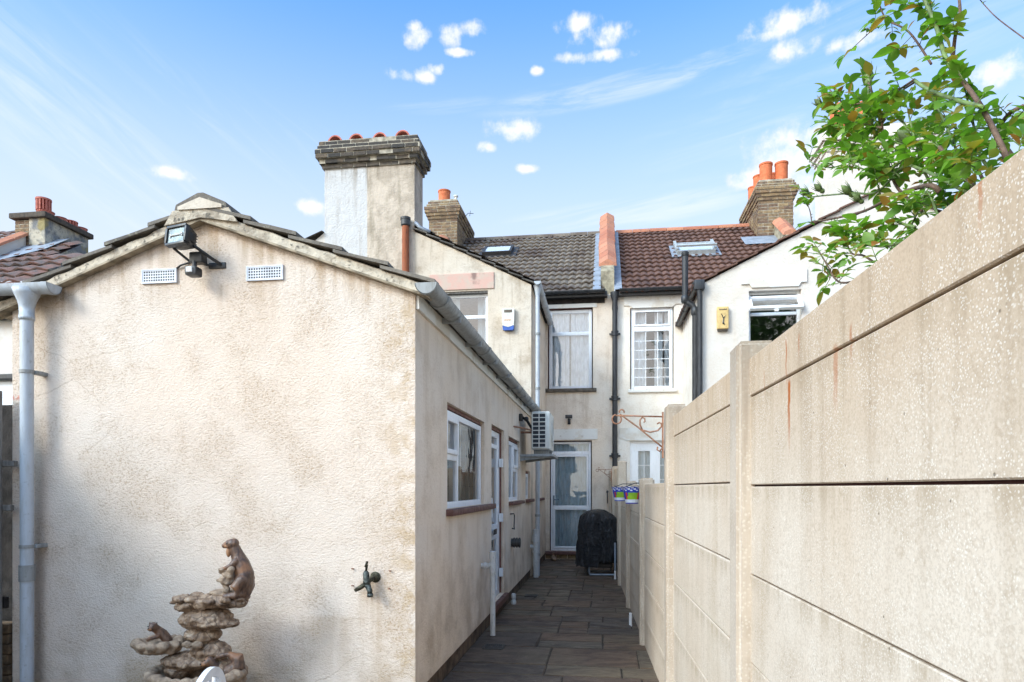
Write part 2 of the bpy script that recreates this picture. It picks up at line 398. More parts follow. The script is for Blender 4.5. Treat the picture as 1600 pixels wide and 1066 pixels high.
def mk_glass(name, tint, refl):
    m_ = bpy.data.materials.new(name); m_.use_nodes = True; nt_ = m_.node_tree; nt_.nodes.remove(nt_.nodes['Principled BSDF']); b_ = B(nt_)
    fr = b_.n('ShaderNodeFresnel'); fr.inputs[0].default_value = 1.5
    gl = b_.n('ShaderNodeBsdfGlossy'); gl.inputs['Roughness'].default_value = .015; gl.inputs['Color'].default_value = (.95, .97, 1, 1)
    bm_ = b_.bump(b_.noise(b_.pos(), 3.0, 2), .006, .35); nt_.links.new(bm_.s, gl.inputs['Normal'])
    tr = b_.n('ShaderNodeBsdfTransparent'); tr.inputs[0].default_value = (*tint, 1)
    mx = b_.n('ShaderNodeMixShader'); f_ = b_.math('MINIMUM', V(b_, fr.outputs[0]) + .03 * refl, 1.0)
    b_.put(mx.inputs[0], f_); nt_.links.new(tr.outputs[0], mx.inputs[1]); nt_.links.new(gl.outputs[0], mx.inputs[2])
    nt_.links.new(mx.outputs[0], nt_.nodes['Material Output'].inputs[0]); return m_
M['glass'] = mk_glass('window_glass', (.9, .94, .96), 3.4)
M['glass_low'] = mk_glass('door_glass', (.85, .9, .92), 2.2)
def f_curt(col):
    def f(b):
        p = b.pos(); n = b.noise(b.scale(p, (1, 1, .25)), 22, 4, .6)
        return {'Base Color': b.mix(b.rng(n, .3, .7), col, tuple(q_ * .75 for q_ in col)), 'Roughness': .9}
    return f
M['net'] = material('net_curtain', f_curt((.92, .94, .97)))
M['net_dim'] = material('net_curtain_dim', f_curt((.52, .62, .68)))  # darker copy of the net, the dim light put into its colour
M['blind'] = material('window_blind', f_curt((.30, .30, .28)))
def f_black_plastic(b):
    p = b.pos(); n = b.noise(p, 30, 3)
    return {'Base Color': (.022, .023, .026), 'Roughness': b.rng(n, .3, .7, .3, .5), 'Normal': b.bump(n, .001)}
M['black'] = material('black_plastic', f_black_plastic)
def f_cover(b):
    p = b.pos(); x, y, z = b.sep(p); w = b.noise(b.scale(p, (7, 7, 3.2)), 1.4, 4, .6, 1.2); w2 = b.noise(b.scale(p, (4, 4, 9)), 2.2, 3, .6, .8)
    ridge = b.math('ABSOLUTE', w - .5); r2 = b.math('ABSOLUTE', w2 - .5)
    return {'Base Color': (.011, .013, .017), 'Roughness': .27, 'Normal': b.bump(ridge * -3.0 + r2 * -1.6, .05, 1), 'Specular IOR Level': .7}
M['cover'] = material('black_vinyl', f_cover)
M['steel'] = plain('grey_steel_tube', (.20, .23, .27), .4, .6, .1, 20)
M['ac'] = plain('air_conditioner_shell', (.66, .65, .60), .5, 0, .1, 10)
M['acdark'] = plain('dark_fins', (.03, .035, .045), .5, .4)
M['brass'] = plain('tarnished_brass', (.12, .135, .125), .45, .75, .5, 40, .003)
M['brass_dark'] = plain('dark_brass', (.09, .085, .055), .5, .6, .5, 40, .003)
M['alarm_white'] = plain('alarm_box_shell', (.74, .73, .66), .45)
M['alarm_blue'] = plain('alarm_box_blue', (.02, .10, .42), .35)
M['alarm_yellow'] = plain('yellowed_alarm_shell', (.72, .50, .20), .55, 0, .15)
M['lampglass'] = plain('lamp_reflector', (.20, .25, .27), .3, .5, .2, 30)
M['lens'] = plain('sensor_lens', (.62, .62, .62), .3)
M['vent'] = plain('vent_plastic', (.70, .73, .80), .45)
def f_wood(b):
    p = b.pos(); n = b.noise(b.scale(p, (9, 9, 1.2)), 3, 5, .65)
    return {'Base Color': b.mix(b.rng(n, .35, .65), (.13, .12, .11), (.26, .25, .235)), 'Roughness': .9, 'Normal': b.bump(n, .01)}
M['wood'] = material('weathered_timber', f_wood)
M['wood_dark'] = plain('dark_timber', (.026, .02, .017), .9, 0, .3, 12, .006)

def f_conc(b):
    p = b.pos(); x, y, z = b.sep(p); isl = b.island()
    mid = b.noise(p, 3.0, 5, .62); big = b.noise(p, 1.1, 3, .5)
    st = b.noise(b.scale(p, (1, 13, .7)), 1.3, 6, .66); st2 = b.noise(b.scale(p, (1, 5, .55)), 1.1, 5, .6)
    c = b.mix(b.rng(big, .35, .65), (.61, .50, .39), (.66, .57, .47))
    hi = b.rng(z, 1.2, 1.9)                       # weathering grows towards the exposed top
    c = b.mix(hi * .7, c, (.45, .32, .205))
    c = b.mix(b.rng(st, .46, .72) * (hi * .45 + .14), c, (.30, .215, .135))
    c = b.mix(b.rng(st2, .5, .7) * .45, c, (.45, .35, .235))
    c = b.mix(b.rng(mid, .46, .7) * .42, c, (.43, .33, .235)); c = b.mix(b.rng(b.noise(p, 38, 4, .7), .52, .68) * .3, c, (.36, .26, .17))
    c = b.mix(b.rng(b.noise(p, 150, 3, .7), .44, .62) * .28, c, (.30, .22, .15))
    # drip marks starting just under each joint
    jz = b.math('FRACT', (z - .239) * (1 / .305))
    c = b.mix(b.rng(jz, .72, .98) * b.rng(st, .36, .6) * .42, c, (.33, .245, .155))
    # mineral specks of the exposed aggregate
    pw_ = b.n('ShaderNodeVectorMath', operation='ADD'); nz_ = b.n('ShaderNodeTexNoise'); b.put(nz_.inputs['Vector'], p); nz_.inputs['Scale'].default_value = 60; sc_ = b.n('ShaderNodeVectorMath', operation='SCALE'); b.nt.links.new(nz_.outputs['Color'], sc_.inputs[0]); sc_.inputs['Scale'].default_value = .009; b.put(pw_.inputs[0], p); b.nt.links.new(sc_.outputs[0], pw_.inputs[1]); pp = V(b, pw_.outputs[0])
    vw = b.vor(pp, 105, 'F1'); vr = b.n('ShaderNodeTexVoronoi'); b.put(vr.inputs['Vector'], pp); vr.inputs['Scale'].default_value = 105
    vr_r, vr_g, vr_b = b.sep(V(b, vr.outputs['Color']))
    area = b.rng(b.noise(p, 4.5, 4, .65), .42, .62)
    spots = b.rng(vw, .42, .2) * b.rng(vr_r, .55, .62) * area
    c = b.mix(spots * b.rng(b.noise(p, 20, 2), .38, .62) * .55, c, (.78, .73, .65))
    spots2 = b.rng(b.vor(pp, 170), .40, .2) * b.rng(b.noise(p, 6, 4, .7), .38, .58)
    c = b.mix(spots2 * .6, c, (.78, .73, .66))
    pits = b.rng(b.vor(b.scale(p, (1, 1, 1)), 26), .10, .05) * b.rng(b.noise(p, 6, 3), .5, .62)
    c = b.mix(pits * .8, c, (.12, .09, .06))
    for (y0, w, zt, zb, k) in RUST:
        u = (y - y0 + (b.noise(b.scale(p, (1, 1, 3)), 9, 3) - .5) * .02) * (1 / w)
        mk = b.rng(1.0 - u * u, 0, .9) * b.rng(z, zb, zb + (zt - zb) * .75) * b.rng(z, zt + .01, zt - .01) * b.rng(st, .25, .5)
        c = b.mix(mk * k, c, (.36, .105, .02))
    h = vw * .3 + b.noise(p, 90, 3) * .5 + mid * 2.0
    return {'Base Color': c, 'Roughness': .92, 'Normal': b.bump(h, .0013, .7), 'Specular IOR Level': .2}
def ry(px):
    X = .485; k = (px - 800) / FPX; return (X * CA + k * X * SA) / (k * CA - SA)
RUST = [(ry(1215), .008, 1.87, 1.70, 1), (ry(1218), .014, 1.75, 1.52, 1), (ry(1279), .016, 1.775, 1.60, .8), (ry(1186), .006, 1.82, 1.72, .5), (ry(1232), .005, 1.86, 1.78, .7),
        (ry(1300), .008, 1.80, 1.70, .6), (ry(1468), .006, 1.96, 1.79, .8), (ry(1065), .05, 1.47, 1.22, .35), (ry(1060), .03, 1.72, 1.55, .3), (ry(1588), .01, 1.5, 1.45, .8), (.9, .02, 1.75, 1.4, .5)]
M['concrete'] = material('weathered_concrete', f_conc)
def f_post(b):
    p = b.pos(); x, y, z = b.sep(p); mid = b.noise(p, 4, 5, .62); v = b.vor(p, 70); st = b.noise(b.scale(p, (16, 16, .6)), 1, 5, .65)
    c = b.mix(b.rng(mid, .4, .65) * .6, (.52, .43, .34), (.38, .30, .225)); c = b.mix(b.rng(v, .2, .4, 1, 0) * .4, c, (.70, .64, .54))
    c = b.mix(b.rng(st, .5, .66) * .5, c, (.28, .21, .15)); c = b.mix(b.rng(z, 1.4, 2.0) * .5, c, (.25, .2, .15))
    return {'Base Color': c, 'Roughness': .93, 'Normal': b.bump(v * .4 + b.noise(p, 80, 3) + mid * 2.0, .002)}
M['post'] = material('weathered_post', f_post)
def f_slab(b):
    p = b.pos(); r = b.island(); n = b.noise(b.scale(p, (1, 2.2, 1)), 3.2, 6, .66, .8); n2 = b.noise(p, 22, 5, .65); n3 = b.noise(p, 1.2, 3)
    c = b.ramp(r, [(0, (.12, .082, .055)), (.22, (.075, .058, .046)), (.45, (.15, .092, .055)), (.65, (.085, .058, .043)), (.85, (.15, .115, .075)), (1, (.072, .06, .05))])
    c = b.mix(b.rng(n, .42, .66) * .55, c, (.035, .03, .028)); c = b.mix(b.rng(n2, .55, .7) * .35, c, (.20, .17, .13)); c = b.mix(b.rng(n3, .5, .66) * .3, c, (.15, .12, .075))
    return {'Base Color': c, 'Roughness': b.rng(n, .3, .7, .42, .75), 'Normal': b.bump(n * 1.5 + n2 * .4, .012), 'Specular IOR Level': .4}
M['slab'] = material('riven_sandstone', f_slab)
M['grout'] = plain('dark_grout', (.06, .052, .042), .95, 0, .5, 14, .01)
M['grout_light'] = plain('pale_grout', (.075, .062, .045), .95, 0, .3, 14, .01)
M['soil'] = plain('garden_soil', (.09, .08, .05), .95, 0, .3, 3, .02)
M['plinth'] = plain('stained_plinth', (.16, .105, .065), .95, 0, .4, 8, .012)
def f_rock(b):
    p = b.pos(); n = b.noise(p, 16, 5, .65); n2 = b.noise(p, 60, 4, .6); v = b.vor(p, 14, 'DISTANCE_TO_EDGE')
    c = b.ramp(n, [(.3, (.06, .034, .02)), (.45, (.19, .12, .075)), (.58, (.31, .215, .145)), (.7, (.44, .34, .25))])
    c = b.mix(b.rng(v, .06, 0) * .7, c, (.06, .035, .02))
    return {'Base Color': c, 'Roughness': .5, 'Normal': b.bump(n + n2 * .5, .012)}
M['rock'] = material('cast_stone_rock', f_rock)
M['rock_pale'] = plain('pale_cast_stone', (.46, .335, .235), .6, 0, .3, 22, .01)
def f_otter(b):
    p = b.pos(); n = b.noise(b.scale(p, (1, 1, .5)), 60, 4, .6); g = b.noise(p, 9, 3)
    c = b.mix(b.rng(n, .4, .62), (.15, .085, .055), (.075, .045, .035)); c = b.mix(b.rng(g, .52, .66) * .6, c, (.36, .17, .08))
    return {'Base Color': c, 'Roughness': .38, 'Normal': b.bump(n, .006)}
M['otter'] = material('painted_otter', f_otter)
M['otter_face'] = plain('tan_fur', (.42, .21, .10), .45, 0, .25, 40, .004)
M['metal_white'] = plain('white_cast_metal', (.78, .79, .82), .4)
def f_leaf(b):
    p = b.pos(); r = b.island(); n = b.noise(p, 30, 2)
    c = b.ramp(r, [(0, (.12, .26, .025)), (.3, (.20, .37, .045)), (.55, (.09, .21, .03)), (.72, (.22, .34, .05)), (.86, (.32, .27, .06)), (.95, (.36, .14, .03)), (1, (.17, .31, .04))])
    return {'Base Color': b.mix(b.rng(n, .3, .7) * .25, c, (.03, .09, .015)), 'Roughness': .45, 'Specular IOR Level': .4}
def leaf_mat(name, f):
    m_ = material(name, f); nt_ = m_.node_tree; bs = nt_.nodes['Principled BSDF']; out = nt_.nodes['Material Output']
    tl = nt_.nodes.new('ShaderNodeBsdfTranslucent'); mx = nt_.nodes.new('ShaderNodeMixShader'); mx.inputs[0].default_value = .4
    src = bs.inputs['Base Color'].links[0].from_socket
    g = nt_.nodes.new('ShaderNodeMix'); g.data_type = 'RGBA'; g.blend_type = 'MULTIPLY'; g.inputs[0].default_value = 1
    nt_.links.new(src, g.inputs[6]); g.inputs[7].default_value = (1.5, 1.7, .7, 1)
    nt_.links.new(g.outputs[2], tl.inputs[0]); nt_.links.new(bs.outputs[0], mx.inputs[1]); nt_.links.new(tl.outputs[0], mx.inputs[2]); nt_.links.new(mx.outputs[0], out.inputs[0]); return m_
M['leaf'] = leaf_mat('rose_leaf', f_leaf)
M['tree_leaf'] = leaf_mat('tree_leaf', lambda b: {'Base Color': b.ramp(b.island(), [(0, (.04, .10, .015)), (1, (.09, .17, .03))]), 'Roughness': .55})
M['cane_green'] = plain('green_cane', (.17, .24, .07), .6, 0, .3, 30)
M['cane_brown'] = plain('brown_cane', (.17, .10, .065), .8, 0, .35, 30, .003)
M['bark'] = plain('bark', (.20, .16, .12), .9, 0, .4, 20, .01)
M['pot_blue'] = plain('blue_plastic', (.015, .04, .42), .35)
M['pot_white'] = plain('white_plastic', (.75, .78, .85), .35)
M['pot_green'] = plain('green_print', (.28, .50, .03), .4)
M['pot_red'] = plain('red_print', (.6, .05, .03), .4)
M['copper'] = plain('orange_print', (.62, .25, .05), .5)

# ------------------------------------------------------------------ ground
PATHX0, PATHX1 = -1.22, .62
g = MB(); g.face([(-300, -300, -.07), (300, -300, -.07), (300, 300, -.07), (-300, 300, -.07)])
tag(g.build('ground', M['soil']), kind='structure')
g = MB(); g.face([(-4.3, -6, -.012), (.6, -6, -.012), (.6, 13.65, -.012), (-4.3, 13.65, -.012)])
tag(g.build('path_bedding', M['grout_light']), kind='structure')
sl = MB(); y = -4.0; rnd = random.Random(11)
def slab(x0, x1, y0, y1):
    gp = .006; bm = bmesh.new(); bmesh.ops.create_cube(bm, size=1); hz = rnd.uniform(-.002, .003)
    j = lambda: rnd.uniform(-.006, .006)
    for v in bm.verts:
        X = x0 + gp if v.co.x < 0 else x1 - gp; Y = y0 + gp if v.co.y < 0 else y1 - gp
        v.co = Vector((X, Y, hz if v.co.z > 0 else -.05))
    tops = [v for v in bm.verts if v.co.z > -.01]
    for v in tops: v.co.x += j(); v.co.y += j()
    for v in bm.verts:
        if v.co.z < -.01: pass
    bmesh.ops.bevel(bm, geom=[e for e in bm.edges if all(v.co.z > -.01 for v in e.verts)], offset=.006, segments=2, affect='EDGES')
    bm.verts.index_update(); sl.add([v.co.copy() for v in bm.verts], [[v.index for v in f.verts] for f in bm.faces]); bm.free()
while y < 13.5:
    d = rnd.choice((.3, .3, .45, .6)); x = -4.25 if y < 3.9 else PATHX0
    y1 = min(y + d, 13.6)
    while x < .58:
        w = rnd.choice((.3, .45, .6, .75, .9)); x1 = x + w
        if .6 - x1 < .2: x1 = .6
        if d > .4 and rnd.random() < .3:
            s_ = rnd.choice((.45, .55)); slab(x, x1, y, y + (y1 - y) * s_); slab(x, x1, y + (y1 - y) * s_, y1)
        else: slab(x, x1, y, y1)
        x = x1
    y = y1
tag(sl.build('path', M['slab'], ang=30), kind='structure')

# ------------------------------------------------------------------ windows
def frame_parts(parent, kind, axis, c, u0, u1, z0, z1, sgn, bars, fw=.05, sill=None, curtain=None, glass='glass', mull=(), lead=None, fmat='upvc', opens=(), recess=.08):
    """window or door leaf in plane axis=c (outer face), looking to side sgn. bars: horizontal z positions; mull: vertical u positions"""
    P = (lambda u, z, d: (c - sgn * d, u, z)) if axis == 'x' else (lambda u, z, d: (u, c - sgn * d, z))
    def bx(mb, a, b_, p, q_, d0, d1, mi=0, bev=.006):
        A, Bq = P(a, p, d0), P(b_, q_, d1)
        mb.box(min(A[0], Bq[0]), max(A[0], Bq[0]), min(A[1], Bq[1]), max(A[1], Bq[1]), min(A[2], Bq[2]), max(A[2], Bq[2]), mi, bev)
    r = recess
    fr = MB()
    bx(fr, u0, u0 + fw, z0, z1, r, r + .07); bx(fr, u1 - fw, u1, z0, z1, r, r + .07)
    bx(fr, u0 + fw, u1 - fw, z0, z0 + fw, r + .001, r + .069); bx(fr, u0 + fw, u1 - fw, z1 - fw, z1, r + .001, r + .069)
    for (zb, th, a, b_) in bars: bx(fr, a if a is not None else u0 + fw, b_ if b_ is not None else u1 - fw, zb - th / 2, zb + th / 2, r + .002, r + .068)
    for (um, th, p, q_) in mull: bx(fr, um - th / 2, um + th / 2, p if p is not None else z0 + fw, q_ if q_ is not None else z1 - fw, r - .001, r + .071)
    for (a, b_, p, q_) in opens:          # sash standing slightly proud
        w = .038
        bx(fr, a, a + w, p, q_, r - .018, r + .03); bx(fr, b_ - w, b_, p, q_, r - .018, r + .03)
        bx(fr, a + w, b_ - w, p, p + w, r - .017, r + .03); bx(fr, a + w, b_ - w, q_ - w, q_, r - .017, r + .03)
    if lead:
        nu, nz, areas = lead
        for (a, b_, p, q_, cu, cz) in areas:
            for i in range(1, cu): uu = a + (b_ - a) * i / cu; bx(fr, uu - .006, uu + .006, p, q_, r + .006, r + .013, 0, 0)
            for i in range(1, cz): zz = p + (q_ - p) * i / cz; bx(fr, a, b_, zz - .006, zz + .006, r + .007, r + .012, 0, 0)
    fo = fr.build('frame', M[fmat], parent, ang=40)
    pn = MB(); pn.face([P(u0 + .01, z0 + .01, r + .018), P(u1 - .01, z0 + .01, r + .018), P(u1 - .01, z1 - .01, r + .018), P(u0 + .01, z1 - .01, r + .018)])
    pn.build('pane', M[glass], parent)
    if sill:
        s0, s1, th, pr, mat_ = sill; sb = MB(); bx(sb, s0, s1, z0 - th, z0 - .002, -pr, r + .04, 0, .012); sb.build('sill', M[mat_], parent, ang=40)
    if curtain:
        cm, folds, amp, dd, gaps = curtain
        for (a, b_) in gaps:
            cu = MB(); n = max(12, int((b_ - a) * 90)); vs = []
            for i in range(n + 1):
                uu = a + (b_ - a) * i / n; off = dd + amp * math.sin(uu * folds * 6.28 + 1.3 * math.sin(uu * 7)) + amp * .4 * math.sin(uu * folds * 15)
                vs += [P(uu, z0 + .02, r + off), P(uu, (z0 + z1) / 2, r + off * 1.03), P(uu, z1 - .02, r + off)]
            fs = []
            for i in range(n):
                for j in range(2): fs.append([i * 3 + j, i * 3 + 3 + j, i * 3 + 4 + j, i * 3 + 1 + j])
            cu.add(vs, fs).build('curtain', M[cm], parent, smooth=True)
    return fo
def sub(name, parent):       # an opening's own empty (part level)
    o = bpy.data.objects.new(name, None); COL.objects.link(o); o.parent = parent
    if parent is not None: o.matrix_parent_inverse = Matrix.Translation(parent.location).inverted()
    return o

def tiled(mb, O, U, L, VV, H, gauge=.33, roll=.2, amp=.022, lift=.028, thick=.02, mi=0, seed=0):
    """interlocking roll tiles: O eave corner, U unit along eave, L length, VV unit up slope, H slope length"""
    O, U, VV = Vector(O), Vector(U).normalized(), Vector(VV).normalized(); N = U.cross(VV).normalized()
    if N.z < 0: N = -N
    rr = random.Random(seed); nc = max(1, round(H / gauge)); gg = H / nc; nt_ = max(1, round(L / (roll * 1.0))); w = L / nt_
    K = 6
    for c_ in range(nc):
        for t in range(nt_):
            dv = rr.uniform(-.014, .010); dh = rr.uniform(-.004, .008); a = []
            for i in range(K + 1):
                ph = i / K; h = amp * max(0, math.sin(ph * math.pi * 1.0)) ** 1.5 if True else 0
                a.append((t * w + ph * w, h))
            v0, v1 = c_ * gg - .03 + dv, (c_ + 1) * gg + .02
            lo = [O + U * u + VV * v0 + N * (h + lift + dh) for u, h in a]; hi = [O + U * u + VV * v1 + N * (h * .9) for u, h in a]
            bt = [O + U * u + VV * v0 + N * (h + lift + dh - thick - .012) for u, h in a]
            vs = lo + hi + bt; n = K + 1
            fs = [[i, i + 1, n + i + 1, n + i] for i in range(K)] + [[2 * n + i, 2 * n + i + 1, i + 1, i] for i in range(K)]
            mb.add(vs, fs, mi)

def brick_rings(mb, x0, x1, y0, y1, z0, courses, L=.228, h=.063, gap=.013, seed=1, jit=.004, mi=0, mj=1):
    """courses: list of outward offsets, one per course; real bricks round a mortar core"""
    rr = random.Random(seed); z = z0
    for k, off in enumerate(courses):
        a0, a1, b0, b1 = x0 - off, x1 + off, y0 - off, y1 + off
        mb.box(a0 + .006, a1 - .006, b0 + .006, b1 - .006, z - .001, z + h + gap + .0005, mj)
        for side in range(4):
            lo, hi = (a0, a1) if side < 2 else (b0 + .105, b1 - .105)
            u = lo - (L / 2 if k % 2 else 0)
            while u < hi - .02:
                s0, s1 = max(u, lo), min(u + L - gap, hi)
                if s1 - s0 > .03:
                    j = rr.uniform(-jit, jit); jz = rr.uniform(-.002, .002)
                    if side == 0: bx = (s0, s1, b0 - j, b0 + .1)
                    elif side == 1: bx = (s0, s1, b1 - .1, b1 + j)
                    elif side == 2: bx = (a0 - j, a0 + .1, s0, s1)
                    else: bx = (a1 - .1, a1 + j, s0, s1)
                    mb.box(*bx, z + jz, z + h + jz, mi, .006)
                u += L if rr.random() < .72 else L / 2
        z += h + gap
    return z
def pot(parent, c, r, h, mat_='pot', style='plain'):
    mb = MB(); t = .016
    if style == 'plain':
        mb.lathe([(r * .96, 0), (r * .98, h * .9), (r * 1.06, h * .92), (r * 1.06, h), (r * .9, h), (r * .86, h * .5)], c, 28)
        mb.m[-1] = 1
    elif style == 'vent':
        mb.lathe([(r * .75, 0), (r * .8, h * .12), (r * .95, h * .2), (r * .8, h * .3), (r * .82, h * .3)], c, 24)
        for k in range(14):
            a = k * 2 * math.pi / 14; M_ = Matrix.Rotation(a, 3, 'Z')
            mb.obox(Vector(c) + M_ @ Vector((r * .92, 0, h * .6)), M_ @ Vector((.012, 0, 0)), M_ @ Vector((0, r * .12, 0)), (0.0, 0, h * .32))
        mb.lathe([(r * .9, h * .88), (r * 1.06, h * .9), (r * 1.06, h), (r * .8, h)], c, 24)
    elif style == 'hood':            # half-round clay hood lying on the stack, open to the camera side
        L = .42; seg = 12; vs = []
        for yy in (0, L):
            for rad in (r, r - .022):
                for i in range(seg + 1):
                    a = math.pi * i / seg; vs.append(Vector(c) + Vector((math.cos(a) * rad, yy, math.sin(a) * rad * 1.05)))
        n = seg + 1; fs = []
        for i in range(seg):
            fs += [[i, i + 1, 2 * n + i + 1, 2 * n + i], [n + i, n + i + 1, 3 * n + i + 1, 3 * n + i], [i, i + 1, n + i + 1, n + i], [2 * n + i, 2 * n + i + 1, 3 * n + i + 1, 3 * n + i]]
        mb.add(vs, fs)
        mb.prism([(math.cos(math.pi * i / seg) * (r - .02), math.sin(math.pi * i / seg) * (r - .02) * 1.05) for i in range(seg + 1)], .16, .2, lambda u, v, d: tuple(Vector(c) + Vector((u, d, v))), 1)
    return mb.build('chimney_pot', [M[mat_], M['soot']], parent, ang=35)

# =================================================================== CREAM HOUSE
XW = -1.2; YF, YG, YM = 4.146, 10.9, 13.6; XL = -4.107
house = thing('terraced_house', (-2.6, 10, 0), 'cream rendered terraced house with a single-storey gabled rear extension and grey tiled roof', 'house')
EZ = 2.70; AX, AZp = -2.65, 3.235                       # extension eave and apex
w1 = (5.0, 6.60, 1.29, 2.115); dr = (7.02, 7.93, .19, 2.14); w2 = (8.30, 9.42, 1.28, 2.11); w3 = (10.1, 10.72, 1.28, 1.72); w4 = (11.65, 12.75, 1.27, 2.0)
m_ = MB(); wall(m_, 'x', XW, YF - .012, YG, .13, EZ, [w1, dr, w2, w3], .25, 1, 0, 1)
m_.build('side_wall', [M['cream'], M['cream']], house)
# front gable wall: slightly uneven sheet
m_ = MB(); XC = XW - .002
gp = [(XL, .0), (XC, .0), (XC, EZ + .02), (AX, AZp), (XL, EZ + .02)]
m_.prism(gp, 0, .24, lambda u, v, d: (u, YF - .014 + d, v)); m_.build('front_wall', M['front'], house)
m_ = MB(); m_.box(XL, XL + .24, YF + .23, YG, 0, EZ); m_.build('left_wall', M['cream'], house)
m_ = MB(); m_.box(XW - .24, XW - .018, YF + .001, YM, -.05, .129, 0, 0)
rr = random.Random(3)
m_.build('plinth', M['plinth'], house)
# side wall bottom render lip
# reveals in red-brown wood strips at the openings
for (a, b_, p, q_) in (w1, dr, w2, w3):
    mm = MB(); mm.box(XW - .235, XW - .035, b_ - .028, b_ - .002, p + .01, q_ - .03); mm.box(XW - .235, XW - .035, a + .02, b_ - .03, q_ - .032, q_ - .002)
    mm.build('opening_lining', M['reveal'], house)
# interior partition so rooms are not one void
m_ = MB(); m_.box(-3.0, -2.96, YF + .3, YM - .1, 0, 2.6); m_.box(XL + .3, XW - .3, 6.85, 6.9, 0, 2.6); m_.box(XL + .3, XW - .3, 8.1, 8.15, 0, 2.6)
m_.build('inner_wall', M['room'], house)
# windows
W = sub('window', house)
frame_parts(W, 'w', 'x', XW, w1[0], w1[1] - .03, w1[2], w1[3] - .045, 1, [(1.70, .05, None, 5.48)], .05, (4.96, 6.98, .055, .06, 'sill'), ('blind', 6, .02, .12, [(5.05, 5.2), (6.42, 6.56)]), 'glass', [(5.5, .05, None, None)], opens=[(5.05, 5.475, 1.725, 2.02)], recess=.03)
W = sub('window', house)
frame_parts(W, 'w', 'x', XW, w2[0], w2[1] - .03, w2[2], w2[3] - .045, 1, [(1.70, .05, 8.88, None)], .05, (8.3, 9.56, .05, .06, 'sill'), ('blind', 6, .02, .12, [(8.4, 8.7)]), 'glass', [(8.85, .05, None, None)], opens=[(8.88, 9.34, 1.725, 2.02)], recess=.03)
W = sub('window', house)
frame_parts(W, 'w', 'x', XW, w3[0], w3[1] - .03, w3[2], w3[3] - .04, 1, [], .05, (10.1, 10.88, .05, .06, 'sill'), ('blind', 6, .02, .12, [(10.15, 10.6)]), 'glass', recess=.03)
# side door
Dr = sub('door', house)
frame_parts(Dr, 'd', 'x', XW, dr[0], dr[1] - .03, dr[2], dr[3] - .035, 1, [(1.93, .05, None, None), (.95, .17, None, None)], .07, None, None, 'glass', [(7.79, .1, None, None)], recess=.055)
mm = MB(); mm.box(XW - .2, XW + .05, dr[0] - .02, dr[1] + .05, dr[2] - .075, dr[2] - .002, 0, .012); mm.build('threshold', M['sill'], Dr, ang=40)
mm = MB(); mm.tube([(XW - .03, 7.18, 1.24), (XW + .025, 7.18, 1.24), (XW + .025, 7.31, 1.245)], .012, 8); mm.box(XW - .03, XW - .018, 7.155, 7.2, 1.13, 1.34); mm.build('handle', M['upvc'], Dr, ang=40)
for zz in (.45, 1.1, 1.75):
    mm = MB(); mm.box(XW - .045, XW + .0, 7.80, 7.85, zz - .05, zz + .05, 0, .006); mm.build('hinge', M['upvc'], Dr)
mm = MB(); mm.box(XW - .026, XW - .019, 7.3, 7.5, .93, .99, 0, .002); mm.build('letter_slot', M['black'], Dr)

# extension roof: boarding, tiles, verge
sx = (AX - XL); sl_ = (AZp - EZ) / sx
RT = .055
m_ = MB()
for sgn, xe in ((-1, XL - .10), (1, XW + .035)):
    ze = AZp - sl_ * abs(xe - AX) + .012
    vv = Vector((AX - xe, 0, AZp + .012 - ze)); H_ = vv.length
    tiled(m_, (xe, YF - .02, ze + .05), (0, 1, 0), YG - YF, vv, H_, .35, .2, .02, .03, seed=5 + sgn)
    m_.prism([(xe, ze - .01), (AX, AZp + .005), (AX, AZp + .04), (xe, ze + .025)], YF - .03, YG, lambda u, v, d: (u, d, v), 1)
m_.build('extension_roof', [M['tile_dark'], M['wood_dark']], house, ang=30)
